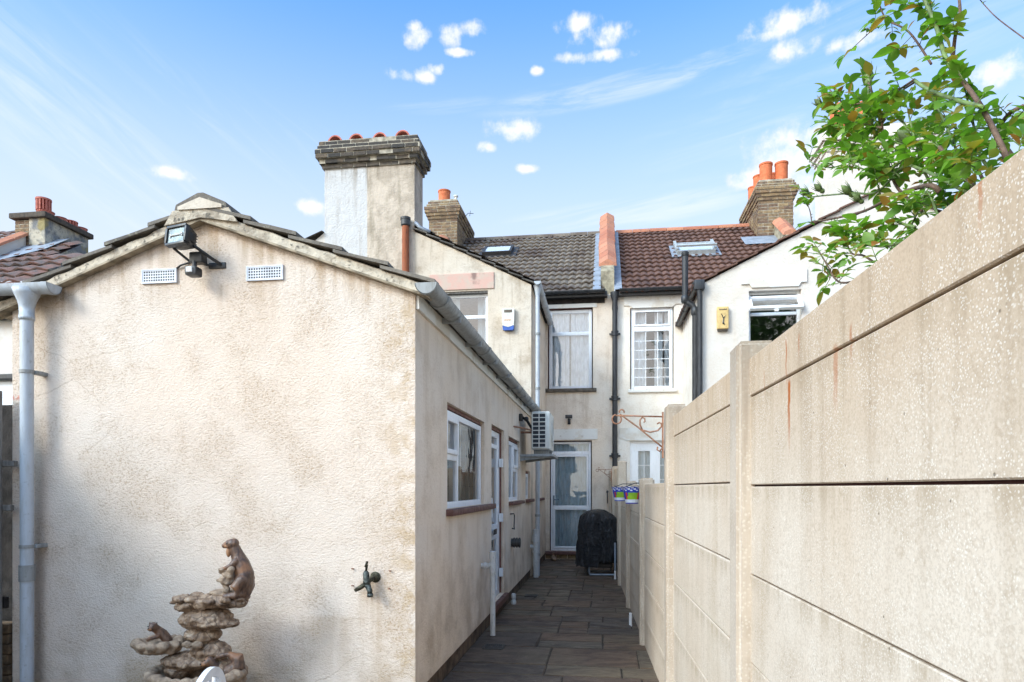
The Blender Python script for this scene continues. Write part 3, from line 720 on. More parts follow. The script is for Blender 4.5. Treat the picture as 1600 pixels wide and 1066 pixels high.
# undercloak board + mortar bed + verge tiles
VF = YF - .075
m_ = MB()
for sgn, xe in ((-1, XL - .12), (1, XW + .10)):
    def zz(x, o=0): return AZp - sl_ * abs(x - AX) + o
    N = 14; rr = random.Random(4)
    for i in range(N):
        xa = AX + (xe - AX) * i / N; xb = AX + (xe - AX) * (i + 1) / N
        m_.prism([(xa, zz(xa, -.014)), (xb, zz(xb, -.014)), (xb, zz(xb, .0)), (xa, zz(xa, .0))], VF, YF + .02, lambda u, v, d: (u, d, v), 0)
m_.build('verge_board', M['verge_board'], house)
m_ = MB(); mj = MB()
for sgn, xe in ((-1, XL - .12), (1, XW + .10)):
    N = 60; pr = []; rr = random.Random(8 + sgn)
    top = lambda x: zz(x, .068 + .012 * mnoise.noise(Vector((x * 9, sgn, 0))))
    vs = []
    for i in range(N + 1):
        x = AX + (xe - AX) * i / N
        yy = VF + .012 + .008 * mnoise.noise(Vector((x * 14, 5, sgn)))
        vs += [(x, yy - .006, zz(x, .001)), (x, yy, top(x) - .01), (x, yy + .02, top(x)), (x, YF + .1, top(x)), (x, YF + .1, zz(x, .001))]
    fs = [[i * 5 + k, i * 5 + (k + 1) % 5, i * 5 + 5 + (k + 1) % 5, i * 5 + 5 + k] for i in range(N) for k in range(5)]
    fs += [[N * 5 + k for k in range(5)], [0, 1, 2, 3, 4]]
    m_.add(vs, fs)
    # tile ends: each course a slab whose lower end rides up on the one below
    nC = 5; L = abs(xe - AX)
    for k in range(nC):
        a = k / nC; b2 = (k + 1) / nC + .035
        xa, xb = AX + (xe - AX) * a, AX + (xe - AX) * min(b2, 1.03)
        lo = .068 + .008; hi = lo + .026
        if k == nC - 1: hi -= .012
        yo = VF - .004 - rr.uniform(0, .02)
        A, Bv = Vector((xa, 0, zz(xa, lo - .012))), Vector((xb, 0, zz(xb, hi)))
        t = .020
        mj.prism([(A.x, A.z), (Bv.x, Bv.z - .004), (Bv.x, Bv.z + t), ((A.x + Bv.x) / 2, (A.z + Bv.z) / 2 + t + rr.uniform(-.004, .005)), (A.x, A.z + t)], yo, YF + .25, lambda u, v, d: (u, d, v))
m_.build('verge_mortar', M['mortar'], house, ang=50)
mj.build('verge_tiles', M['tile_edge'], house)
# ridge tiles with mortared end
m_ = MB(); hw, hh = .185, .105; z0 = AZp + .058
prof = [(-hw, z0), (-hw * .95, z0 + .035), (-.02, z0 + hh), (.02, z0 + hh), (hw * .95, z0 + .035), (hw, z0)]
inner = [(-hw + .03, z0), (-hw * .85, z0 + .02), (0, z0 + hh - .03), (hw * .85, z0 + .02), (hw - .03, z0)]
for k in range(15):
    y0 = VF - .01 + k * .46
    if y0 > YG - .2: break
    m_.prism(prof, y0, y0 + .45, lambda u, v, d: (u + AX + .01, d, v + .004 * (k % 2)))
m_.build('ridge_tiles', M['tile_edge'], house, ang=30)
m_ = MB(); m_.prism([(u * 1.0, v - .004) for u, v in inner], VF - .022, VF, lambda u, v, d: (u + AX + .01, d, v)); m_.build('ridge_infill', M['wing'], house)
m_ = MB(); m_.prism([(-.26, z0 - .1), (-.2, z0 - .004), (.2, z0 - .004), (.26, z0 - .1), (0, AZp - .0)], VF - .012, VF + .01, lambda u, v, d: (u + AX + .01, d, v)); m_.build('ridge_mortar', M['mortar'], house)

# gutters: half-round channel along a line
def gutter(parent, A, Bp, r, mat_, caps=True, joints=(), n=10, name='gutter'):
    A, Bp = Vector(A), Vector(Bp); t = (Bp - A).normalized(); side = t.cross(Vector((0, 0, 1))).normalized()
    mb = MB(); vs = []
    def ring(P_, rad): return [P_ + side * (rad * math.cos(math.pi + math.pi * i / n)) + Vector((0, 0, rad * math.sin(math.pi + math.pi * i / n))) for i in range(n + 1)]
    def seg(P0, P1, r0, r1):
        a, c_, d, e = ring(P0, r0), ring(P0, r1), ring(P1, r0), ring(P1, r1); vs = a + c_ + d + e; k = n + 1; fs = []
        for i in range(n):
            fs += [[i, i + 1, 2 * k + i + 1, 2 * k + i], [k + i, k + i + 1, 3 * k + i + 1, 3 * k + i], [i, i + 1, k + i + 1, k + i], [2 * k + i, 2 * k + i + 1, 3 * k + i + 1, 3 * k + i]]
        fs += [[0, k, 3 * k, 2 * k], [n, k + n, 3 * k + n, 2 * k + n]]
        mb.add(vs, fs)
    seg(A, Bp, r, r - .004)
    for j in joints:
        P_ = A + t * j; seg(P_ - t * .035, P_ + t * .035, r + .008, r + .001)
    if caps:
        for P_, d in ((A, -1), (Bp, 1)):
            rg = ring(P_ - t * .0, r - .001); rg2 = ring(P_ + t * .012 * d, r + .005)
            mb.add(rg2, [list(range(n + 1))]); seg(P_ + t * .012 * d, P_ - t * .03 * d, r + .006, r + .001)
    return mb.build(name, M[mat_], parent, ang=40)
gutter(house, (-1.105, 4.05, 2.735), (-1.105, 10.85, 2.735), .068, 'gutter', True, (.34, 1.95, 3.3, 4.4, 5.3, 6.1))
for k in range(8): m_ = MB(); m_.box(XW - .0, -1.04, 4.75 + k * .82, 4.775 + k * .82, 2.655, 2.70, 0, .004); m_.build('gutter_bracket', M['gutter'], house)
m_ = MB(); m_.box(XW + .002, XW + .02, YF + .0, YG, 2.60, 2.74); m_.build('fascia', M['lintel'], house)
m_ = MB(); m_.prism([(XW + .0, 2.69), (XW + .05, 2.70), (XW + .04, 2.73), (XW - .05, 2.80)], YF, YG - .02, lambda u, v, d: (u, d, v)); m_.build('eaves_tile', M['tile_dark'], house)
# left gutter returning across the corner, with outlet and downpipe
gutter(house, (-5.4, 4.02, 2.835), (-3.69, 4.02, 2.825), .062, 'pipe', True, (1.02,))
m_ = MB(); c0 = Vector((-3.885, 4.02, 0))
m_.lathe([(.085, 2.80), (.075, 2.765), (.056, 2.72), (.046, 2.68), (.044, 2.62), (.047, 2.62), (.047, 2.59), (.038, 2.59)], (c0.x, c0.y, 0), 24)
m_.build('gutter_outlet', M['pipe'], house, smooth=True)
m_ = MB(); m_.tube([(c0.x, c0.y, 0), (c0.x, c0.y, 1.0), (c0.x, c0.y, 2.60)], .040, 24)
dp = m_.build('downpipe', M['pipe'], house, ang=40)
for zc in (2.24, 1.055): m_ = MB(); m_.lathe([(.040, zc - .012), (.045, zc - .012), (.045, zc + .012), (.040, zc + .012)], (c0.x, c0.y, 0), 24); m_.box(c0.x + .01, c0.x + .055, c0.y + .02, YF - .01, zc - .014, zc + .012, 0, .004); m_.build('pipe_clip', M['gutter'], dp, ang=40)
m_ = MB(); m_.lathe([(.040, .82), (.047, .82), (.047, .93), (.040, .93)], (c0.x, c0.y, 0), 24); m_.build('pipe_socket', M['gutter'], dp, ang=40)

# ---- rear wing
wl = (-2.76, -1.925, 3.70, 4.74)
m_ = MB(); ze = 4.80; zt = 5.80; xs = -3.178; SY1_ = 11.42
wall(m_, 'y', YG, -4.03, XW, 2.4, ze, [(wl[0], wl[1], wl[2], wl[3])], .25, -1, 0, 0)
m_.prism([(-4.03, ze), (XW, ze), (XW, ze + .001), (xs, zt), (-4.03, zt)], 0, .25, lambda u, v, d: (u, YG + d, v))
wall(m_, 'y', YG, -4.03, XW, 0, 2.4, [], .25, -1, 0, 0)
m_.build('wing_front_wall', M['wing'], house)
m_ = MB(); wall(m_, 'x', XW, YG + .25, YM, .13, ze, [w4], .25, 1, 0, 1); m_.build('wing_side_wall', [M['cream_far'], M['cream_far']], house)
W = sub('window', house)
frame_parts(W, 'w', 'x', XW, w4[0], w4[1], w4[2], w4[3], 1, [(1.72, .05, None, None)], .05, (11.6, 12.85, .05, .05, 'sill'), ('net', 6, .02, .12, [(11.7, 12.7)]), 'glass', [(12.2, .05, None, None)])
W = sub('window', house)
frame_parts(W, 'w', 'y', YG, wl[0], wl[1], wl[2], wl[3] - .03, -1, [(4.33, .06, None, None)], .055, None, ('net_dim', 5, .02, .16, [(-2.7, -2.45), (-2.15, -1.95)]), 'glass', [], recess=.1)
m_ = MB(); m_.box(wl[0], wl[1], YG + .02, YG + .12, wl[3] - .028, wl[3], 0, .003); m_.build('window_head', M['wood'], W)
m_ = MB(); m_.box(-2.915, -1.82, YG - .02, YG + .01, 4.765, 5.035, 0, .008); m_.build('pink_lintel', M['pink'], house)['label'] = 'faded pink painted lintel'
# wing roof (mono pitch from XW+.12 up to the stack, ridge at party line -4.03)
m_ = MB(); vv = Vector((xs - (XW + .1), 0, zt - (ze - .05)))
tiled(m_, (XW + .1, YG - .05, ze + .02), (0, 1, 0), YM - YG + .05, vv, vv.length, .33, .2, .02, .028, seed=9)
tiled(m_, (xs, SY1_, zt + .07), (0, 1, 0), YM - SY1_, (-.85, 0, .42), .95, .33, .2, .02, .028, seed=10)
m_.prism([(XW + .1, ze - .02), (xs, zt - .02), (xs, zt + .02), (XW + .1, ze + .02)], YG + .0, YM, lambda u, v, d: (u, d, v), 1)
m_.build('wing_roof', [M['tile_grey'], M['wood_dark']], house, ang=30)
m_ = MB(); nC = 9
for k in range(nC):
    a, b2 = k / nC, (k + 1.08) / nC; xa, xb = XW + .1 + (xs - XW - .1) * a, XW + .1 + (xs - XW - .1) * b2
    f_ = lambda x: ze - .04 + (zt - ze + .04) * (x - XW - .1) / (xs - XW - .1)
    m_.prism([(xa, f_(xa) + .035), (xb, f_(xb) + .005), (xb, f_(xb) + .026), (xa, f_(xa) + .058)], YG - .06, YG + .2, lambda u, v, d: (u, d, v))
m_.build('wing_verge', M['tile_dark'], house)
m_ = MB(); m_.tube([(xs + .02, YG - .03, zt + .12), (xs + .1, YG - .04, zt + .03), (xs + .28, YG - .05, zt - .06)], .03, 8); m_.build('lead_dressing', M['lead'], house, smooth=True)
# wing gutter + downpipe
gutter(house, (-1.09, YG - .05, 4.84), (-1.09, YM - .15, 4.80), .055, 'pipe', True, (.7, 1.4, 2.1))
m_ = MB(); xd, yd = -1.10, YG + .06
m_.lathe([(.07, 4.80), (.05, 4.72), (.04, 4.64), (.036, 4.64)], (xd, yd, 0), 16); m_.tube([(xd, yd, 0), (xd, yd, 4.66)], .036, 16)
d2 = m_.build('downpipe', M['pipe'], house, ang=40)
for zc in (.35, 1.0, 2.2, 3.1, 4.0): m_ = MB(); m_.lathe([(.037, zc - .02), (.045, zc - .02), (.045, zc + .02), (.037, zc + .02)], (xd, yd, 0), 16); m_.build('pipe_clip', M['gutter'], d2, ang=40)
# soil branch beside the downpipe at low level
m_ = MB(); xq, yq = -1.11, YG - .12
m_.tube([(xq, yq, 0), (xq, yq, .62)], .045, 14); m_.lathe([(.045, .58), (.058, .58), (.058, .68), (.045, .72), (.05, .74), (.05, .78), (.04, .78)], (xq, yq, 0), 16); m_.tube([(XW, yq, .5), (xq, yq, .5)], .035, 12); m_.lathe([(.05, .40), (.058, .40), (.058, .45), (.05, .45)], (xq, yq, 0), 16)
m_.build('soil_branch', M['waste'], house, ang=40)
# rusty vent pipe in front of the stack
m_ = MB(); xr, yr = -3.31, YG - .09
m_.tube([(xr, yr, 3.0), (xr, yr, 5.92)], .058, 16); vp = m_.build('vent_pipe', M['rust'], house, ang=40); vp['label'] = 'rusty orange cast iron vent pipe'
m_ = MB(); m_.lathe([(.058, 5.84), (.078, 5.86), (.078, 5.95), (.086, 5.95), (.086, 5.985), (.06, 5.985)], (xr, yr, 0), 18); m_.build('pipe_collar', M['iron'], vp, ang=40)

# ---- big chimney on the party line
SX0, SX1, SY0, SY1 = -4.778, -3.178, YG, 11.41
ch = MB(); ch.box(SX0, SX1, SY0 - .002, SY1, 4.0, 6.94, 0, .01)
chim = ch.build('chimney', M['stack'], house); chim['label'] = 'broad rendered chimney, left half white and right half stained cream'
ch = MB(); brick_rings(ch, SX0, SX1, SY0, SY1, 6.93, [.03, .07, .115, .125, .09, .07], seed=5, jit=.008)
ch.build('brick_cap', [M['brick_cap'], M['joint']], chim)
ch = MB(); ch.box(SX0 + .02, SX1 - .02, SY0 + .03, SY1 - .02, 7.38, 7.4, 0, .01); ch.build('flaunching', M['joint'], chim)
for k, x in enumerate((-4.60, -4.22, -3.80, -3.40)): pot(chim, (x, SY0 + .02, 7.385), .135 - .008 * (k == 2), .2, 'pot_pink', 'hood')
# ---- main house
mwin = (-1.155, -.24, 3.48, 5.12); mdoor = (-1.115, -.26, .17, 2.42)
m_ = MB(); wall(m_, 'y', YM, XW - .1, .20, -.05, 5.38, [mwin, mdoor], .28, -1, 0, 1)
wall(m_, 'y', YM + .002, -4.05, XW - .1, -.05, 5.38, [], .28, -1, 0, 0)
m_.build('main_wall', [M['cream_far'], M['reveal']], house)
W = sub('window', house)
frame_parts(W, 'w', 'y', YM, mwin[0] + .02, mwin[1] - .02, mwin[2], mwin[3] - .02, -1, [(4.615, .075, None, None)], .065, (-1.26, -.165, .075, .06, 'stone_sill'), ('net', 7, .02, .1, [(-1.1, -.72), (-.7, -.28)]), 'glass', [], recess=.07)
Dr = sub('door', house)
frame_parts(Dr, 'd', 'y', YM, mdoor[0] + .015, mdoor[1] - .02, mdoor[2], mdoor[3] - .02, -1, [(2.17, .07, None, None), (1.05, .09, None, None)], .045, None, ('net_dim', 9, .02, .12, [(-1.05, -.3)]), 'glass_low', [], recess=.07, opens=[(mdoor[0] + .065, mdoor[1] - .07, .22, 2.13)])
m_ = MB(); m_.box(-1.25, -.2, YM - .1, YM + .1, .10, .165, 0, .01); m_.build('threshold', M['sill'], Dr, ang=40)
m_ = MB(); m_.box(-1.05, -1.02, YM + .035, YM + .05, 1.1, 1.3, 0, .003); m_.tube([(-1.035, YM + .04, 1.22), (-1.035, YM + .0, 1.22), (-.93, YM, 1.22)], .01, 8); m_.build('handle', M['steel'], Dr, ang=40)
m_ = MB()
for k in range(5):
    m_.box(-1.2 + k * .225, -1.2 + k * .225 + .212, YM - .03, YM, .02, .09, 0, .006)
m_.build('brick_course', M['brick'], house)
m_ = MB(); m_.box(-1.29, -.155, YM - .018, YM + .02, 5.12, 5.36, 0, .01); m_.build('lintel', M['lintel'], house, ang=40)
m_ = MB(); m_.prism([(-1.12, 2.44), (-.16, 2.44), (-.145, 2.46), (-.145, 2.655), (-1.13, 2.655), (-1.13, 2.44)], -.016, .0, lambda u, v, d: (u, YM + d, v)); m_.build('lintel', M['lintel'], house)
SLP = .6575; ZE = 5.46; RY = 17.6; ZR = ZE + SLP * (RY - YM)
def roofz(y): return ZE + SLP * (y - YM)
vv = Vector((0, 1, SLP)); Hs = vv.length * (RY - YM + .18)
m_ = MB(); tiled(m_, (-4.05, YM - .18, roofz(YM - .18)), (1, 0, 0), 4.05 - .02, vv, Hs, .33, .152, .032, .042, seed=2)
m_.box(-4.05, 0, YM - .02, YM + .3, 5.2, 5.35, 1)
m_.face([(-4.05, YM - .15, roofz(YM - .15) - .02), (.0, YM - .15, roofz(YM - .15) - .02), (.0, RY, ZR - .03), (-4.05, RY, ZR - .03)], 1)
m_.face([(-4.05, RY, ZR - .01), (.06, RY, ZR - .01), (.06, RY + 4, ZE), (-4.05, RY + 4, ZE)], 0)
m_.build('main_roof', [M['tile_grey'], M['wood_dark']], house, ang=30)
m_ = MB()
for k in range(9):
    m_.prism([(-.11, ZR - .02), (-.1, ZR + .03), (-.03, ZR + .09), (.03, ZR + .09), (.1, ZR + .03), (.11, ZR - .02)], -4.05 + k * .45, -4.05 + k * .45 + .44, lambda u, v, d: (d, RY + u, v + .008 * mnoise.noise(Vector((k * 3.1, 0, 0)))))
m_.build('main_ridge', M['tile_grey'], house, ang=30)
gutter(house, (-1.36, YM - .22, 5.40), (.0, YM - .22, 5.40), .055, 'black_pipe', True, (.7,))
m_ = MB(); m_.box(-1.36, .05, YM - .16, YM - .001, 5.30, 5.40); m_.build('fascia', M['black_pipe'], house)
def skylight(parent, xc, yc, w, h, fm, lm, open_=0):
    t = Vector((0, 1, SLP)).normalized(); n = Vector((0, -SLP, 1)).normalized(); u = Vector((1, 0, 0)); c = Vector((xc, yc, roofz(yc)))
    S = sub('skylight', parent)
    mb = MB(); mb.obox(c + n * .05, u * (w / 2 + .12), t * (h / 2 + .12), n * .008); mb.build('flashing', M[lm], S)
    mb = MB(); th = .055
    for (a, b_, hu, hv) in ((0, h / 2 - th / 2, w / 2, th / 2), (0, -h / 2 + th / 2, w / 2, th / 2), (w / 2 - th / 2, 0, th / 2, h / 2 - th), (-w / 2 + th / 2, 0, th / 2, h / 2 - th)):
        mb.obox(c + u * a + t * b_ + n * .095, u * hu, t * hv, n * .05)
    mb.build('frame', M[fm], S)
    mb = MB(); mb.obox(c + n * .12, u * (w / 2 - th), t * (h / 2 - th), n * .006); mb.build('pane', M['sky_pane'], S)
    if open_:
        c2 = c + n * .16 + t * .05; mb = MB()
        for (a, b_, hu, hv) in ((0, h / 2, w / 2 + .02, .03), (0, -h / 2, w / 2 + .02, .03), (w / 2, 0, .03, h / 2), (-w / 2, 0, .03, h / 2)):
            mb.obox(c2 + u * a + t * b_ + n * (b_ * -.22), u * hu, t * hv, n * .022)
        mb.build('sash', M[fm], S)
def f_skyp(b): return {'Base Color': (.62, .68, .74), 'Roughness': .15, 'Metallic': .1}
M['sky_pane'] = material('roof_glass', f_skyp)
M['skyframe'] = plain('skylight_frame', (.035, .032, .032), .5)
M['skyframe_grey'] = plain('skylight_frame_grey', (.42, .44, .44), .5)
skylight(house, -2.62, 16.35, .72, .62, 'skyframe', 'skyframe')
# party parapet between the two roofs
m_ = MB(); x0, x1 = -.08, .19
m_.prism([(YM + .1, 5.2), (RY + .1, 7.7), (RY + .1, ZR + .42), (YM + .28, roofz(YM + .28) + .42), (YM + .1, roofz(YM + .1) + .36)], x0, x1, lambda u, v, d: (d, u, v))
par = m_.build('party_parapet', M['render_end'], house)
m_ = MB(); rr = random.Random(6); n_ = 12
for k in range(n_):
    ya = YM + .26 + (RY - .12 - YM) * k / n_; yb = ya + (RY - .12 - YM) / n_ - .02; j = rr.uniform(-.01, .01)
    P_ = lambda u, v, d: (u, d, roofz(d) + .40 + v)
    m_.prism([(-.13 + j, 0), (.24 + j, 0), (.23 + j, .05), (.055 + j, .15), (-.12 + j, .05)], ya, yb, P_)
m_.build('coping', M['terra'], par)
m_ = MB()
for (xa, xb) in ((-.24, -.08), (.19, .34)):
    m_.face([(xa, YM - .2, roofz(YM - .2) + .075), (xb, YM - .2, roofz(YM - .2) + .085), (xb, RY, ZR + .085), (xa, RY, ZR + .075)])
m_.face([(-.084, YM - .1, 5.4), (-.084, RY, 7.9), (-.084, RY, ZR + .22), (-.084, YM + .1, roofz(YM) + .25)]); m_.face([(.194, YM - .1, 5.4), (.194, RY, 7.9), (.194, RY, ZR + .22), (.194, YM + .1, roofz(YM) + .25)])
m_.build('flashing', M['lead'], par)
# ridge-line brick chimneys
def ridge_chimney(parent, x0, x1, y0, y1, zb, seed, pots, side):
    mb = MB(); n = 17
    z = brick_rings(mb, x0, x1, y0, y1, zb, [0] * 15 + [.03, .06, .09, .10, .05, .02], seed=seed)
    o = mb.build('chimney', [M['brick'], M['joint']], parent)
    mb = MB(); mb.box(x0 + .02, x1 - .02, y0 + .02, y1 - .02, z - .005, z + .05, 0, .015); mb.build('flaunching', M['joint'], o)
    for (px, py, r, h) in pots: pot(o, (px, py, z + .04), r, h)
    mb = MB(); s = 1 if side > 0 else -1          # lead apron + coping stub of the party wall
    mb.box(x0 - .03, x1 + .03, y0 - .03, y0 - .004, zb - .2, zb + .28, 0, .005); mb.build('render_apron', M['render_end'], o)
    return o, z
c1, zt1 = ridge_chimney(house, -4.44, -3.70, 16.5, 18.2, 7.15, 21, [(-4.12, 16.85, .155, .36)], 1)
c1['label'] = 'narrow brown brick chimney with one orange pot'
m_ = MB(); m_.tube([(-3.78, 16.7, zt1), (-3.78, 16.7, zt1 + .2)], .035, 10); m_.lathe([(.035, .16), (.06, .17), (.06, .2), (.03, .22)], (-3.78, 16.7, zt1), 12); m_.build('flue_terminal', M['ac'], c1)
m_ = MB(); m_.tube([(-3.62, 16.9, zt1 - .3), (-3.5, 16.9, zt1 - .18), (-3.36, 16.9, zt1 - .2)], .008, 5); m_.tube([(-3.44, 16.9, zt1 - .12), (-3.46, 16.9, zt1 - .26)], .006, 5); m_.build('aerial', M['iron'], c1)
m_ = MB()
for k in range(3): m_.prism([(-.2, 0), (.2, 0), (.16, .07), (0, .16), (-.16, .07)], 15.75 + k * .25, 15.99 + k * .25, lambda u, v, d: (-4.1 + u, d, roofz(d) + .38 + v))
m_.build('coping', M['terra'], c1)
m_ = MB(); m_.prism([(15.7, 6.7), (16.5, 7.2), (16.5, roofz(16.5) + .38), (15.7, roofz(15.7) + .38)], -4.24, -3.96, lambda u, v, d: (d, u, v)); m_.build('party_stub', M['render_end'], c1)
m_ = MB(); m_.box(-3.99, -3.35, 15.9, 16.46, 0, .006); m_.v = [Vector((v.x, v.y, roofz(v.y) + .09 + v.z)) for v in m_.v]; m_.build('flashing', M['lead'], c1)
# soil pipe between the two houses
m_ = MB(); xp, yp = .20, YM - .09
m_.tube([(xp, yp, 0), (xp, yp, 5.2)], .052, 16)
for zc in (.9, 2.1, 3.25, 4.55): m_.lathe([(.05, zc - .05), (.066, zc - .04), (.066, zc + .02), (.074, zc + .025), (.074, zc + .05), (.05, zc + .055)], (xp, yp, 0), 16); m_.box(xp - .11, xp + .11, yp + .02, yp + .06, zc - .02, zc + .02, 0, .005)
m_.lathe([(.05, 5.0), (.06, 5.05), (.05, 5.2), (.09, 5.32), (.09, 5.38), (.05, 5.38)], (xp, yp, 0), 16)
m_.build('rainwater_pipe', M['black_pipe'], house, ang=40)['label'] = 'black cast iron downpipe between the two houses'

def room(parent, x0, x1, y0, y1, z0, z1):
    mb = MB(); mb.face([(x0, y1, z0), (x1, y1, z0), (x1, y1, z1), (x0, y1, z1)]); mb.face([(x0, y0, z0), (x1, y0, z0), (x1, y1, z0), (x0, y1, z0)]); mb.face([(x0, y0, z1), (x1, y0, z1), (x1, y1, z1), (x0, y1, z1)])
    for x in (x0, x1): mb.face([(x, y0, z0), (x, y1, z0), (x, y1, z1), (x, y0, z1)])
    mb.build('inner_room', M['room'], parent)
room(house, -4.0, .0, YM + .281, 17, -.04, 2.6); room(house, -4.0, .0, YM + .281, 17, 2.7, 5.3); room(house, -4.0, XW - .26, YG + .252, YM - .02, 2.7, 4.75)
# =================================================================== WHITE HOUSE (right)
rh = thing('terraced_house', (3.5, 11.5, 0), 'white roughcast terraced house with red-brown tiled roof and black downpipes, on the right', 'house')
XR = 1.533
rwin = (2.247, 3.04, 3.55, 4.56)
rm = (.505, 1.365, 3.44, 5.08); rd = (.50, 1.50, -.0, 2.405)
m_ = MB(); wall(m_, 'y', YM, .20, XR + .3, -.05, 5.38, [rm, rd], .28, -1, 0, 1); m_.build('main_wall', [M['white_far'], M['white_far']], rh)
m_ = MB(); wall(m_, 'x', XR, YG + .25, YM, -.05, 4.70, [], .25, -1, 0, 0); m_.build('wing_side_wall', M['white_far'], rh)
m_ = MB(); wall(m_, 'y', YG, XR, 6.9, -.05, 4.70, [rwin], .25, -1, 0, 0)
pk = 4.2; zpk = 4.70 + (pk - XR) * .49
m_.prism([(XR, 4.7), (6.9, 4.7), (6.9, 4.701), (pk, zpk), ], 0, .25, lambda u, v, d: (u, YG + d, v)); m_.build('wing_front_wall', M['white'], rh)
m_ = MB(); vv = Vector((pk - XR + .1, 0, (pk - XR + .1) * .49)); tiled(m_, (XR - .1, YG - .05, 4.67), (0, 1, 0), YM - YG + .3, vv, vv.length, .33, .2, .02, .028, seed=12)
vv2 = Vector((pk - 7.0, 0, zpk - 4.66)); tiled(m_, (7.0, YG - .05, 4.68), (0, 1, 0), YM - YG + .3, vv2, vv2.length, .33, .2, .02, .028, seed=13)
m_.build('wing_roof', M['tile_red'], rh, ang=30)
m_ = MB(); nC = 9
for k in range(nC):
    a, b2 = k / nC, (k + 1.06) / nC; x0_ = XR - .1; L_ = pk - x0_; xa, xb = x0_ + L_ * a, x0_ + L_ * b2; f_ = lambda x: 4.66 + (x - x0_) * .49
    m_.prism([(xa, f_(xa) + .035), (xb, f_(xb) + .012), (xb, f_(xb) + .036), (xa, f_(xa) + .06)], YG - .05, YG + .2, lambda u, v, d: (u, d, v))
m_.build('wing_verge', M['tile_red'], rh)
W = sub('window', rh)
frame_parts(W, 'w', 'y', YG, rwin[0], rwin[1], rwin[2], rwin[3], -1, [(4.21, .05, None, None)], .045, None, None, 'glass', [], recess=.1)
m_ = MB()           # open top sash, hinged at its top edge and swung out
hx0, hx1, hz, hy = rwin[0] + .02, rwin[1] - .02, 4.47, YG + .09
ang = R(38); tv = Vector((0, -math.sin(ang), -math.cos(ang))); nn = Vector((0, -math.cos(ang), math.sin(ang))); Lh = .27
for (u_, v_, hu, hv) in (((hx0 + hx1) / 2, .02, (hx1 - hx0) / 2 + .02, .026), ((hx0 + hx1) / 2, Lh, (hx1 - hx0) / 2 + .02, .026), (hx0, Lh / 2, .028, Lh / 2 + .02), (hx1, Lh / 2, .028, Lh / 2 + .02)):
    m_.obox(Vector((u_, hy, hz)) + tv * v_, (hu, 0, 0), tv * hv, nn * .025)
sash = m_.build('open_sash', M['upvc'], W); m_ = MB(); m_.face([Vector((hx0, hy, hz)) + tv * .0, Vector((hx1, hy, hz)), Vector((hx1, hy, hz)) + tv * Lh, Vector((hx0, hy, hz)) + tv * Lh]); m_.build('pane', M['glass'], W)
m_ = MB(); pc = Vector(((hx0 + hx1) / 2, hy, hz)) + tv * (Lh + .03); m_.box(pc.x - .03, pc.x + .03, pc.y - .02, pc.y + .02, pc.z - .04, pc.z, 0, .008); m_.build('handle', M['upvc'], W)
m_ = MB(); m_.prism([(2.13, 4.87), (3.11, 4.87), (3.11, 4.66), (3.03, 4.66), (2.99, 4.60), (2.29, 4.60), (2.25, 4.66), (2.13, 4.66)], -.03, .02, lambda u, v, d: (u, YG + d, v)); m_.build('lintel', M['lintel'], rh)
m_ = MB(); m_.box(2.2, 3.1, YG - .05, YG + .1, 3.47, 3.545, 0, .01); m_.build('sill', M['lintel'], W)
W = sub('window', rh)
a0, a1 = rm[0] + .02, rm[1] - .02
frame_parts(W, 'w', 'y', YM, a0, a1, rm[2], rm[3], -1, [(4.66, .1, None, None)], .065, (.46, 1.42, .07, .05, 'lintel'), ('net', 5, .03, .14, [(.58, .82), (1.0, 1.16), (1.2, 1.3)]), 'glass', [],
            (0, 0, [(a0 + .06, a1 - .06, 4.72, 5.0, 3, 1), (a0 + .06, a1 - .06, 3.5, 4.6, 3, 6)]), recess=.05, opens=[(a0 + .05, a1 - .05, 4.71, 5.03)])
m_ = MB(); m_.prism([(.38, 5.34), (1.55, 5.34), (1.55, 5.12), (1.40, 5.12), (1.34, 5.07), (.56, 5.07), (.5, 5.12), (.38, 5.12)], -.02, .01, lambda u, v, d: (u, YM + d, v)); m_.build('lintel', M['lintel'], rh)
Dr = sub('door', rh)
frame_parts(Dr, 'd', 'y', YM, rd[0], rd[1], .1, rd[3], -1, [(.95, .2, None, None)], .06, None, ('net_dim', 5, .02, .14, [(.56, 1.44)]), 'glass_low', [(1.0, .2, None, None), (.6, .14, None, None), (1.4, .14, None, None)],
            (0, 0, [(.66, .91, 1.05, 2.2, 2, 4), (1.10, 1.33, 1.05, 2.2, 2, 4)]), recess=.06)
m_ = MB(); m_.box(.56, 1.44, YM + .058, YM + .13, 2.2, 2.345, 0, .004); m_.build('door_rail', M['upvc'], Dr)
m_ = MB(); m_.prism([(.30, 2.665), (1.54, 2.665), (1.54, 2.40), (.42, 2.41), (.38, 2.45), (.30, 2.45)], -.018, .01, lambda u, v, d: (u, YM + d, v)); m_.build('lintel', M['lintel'], rh)
room(rh, .2, 4.1, YM + .281, 17, -.04, 2.6); room(rh, .2, 4.1, YM + .281, 17, 2.7, 5.3); room(rh, XR + .26, 4.1, YG + .252, YM - .02, 2.7, 4.65)
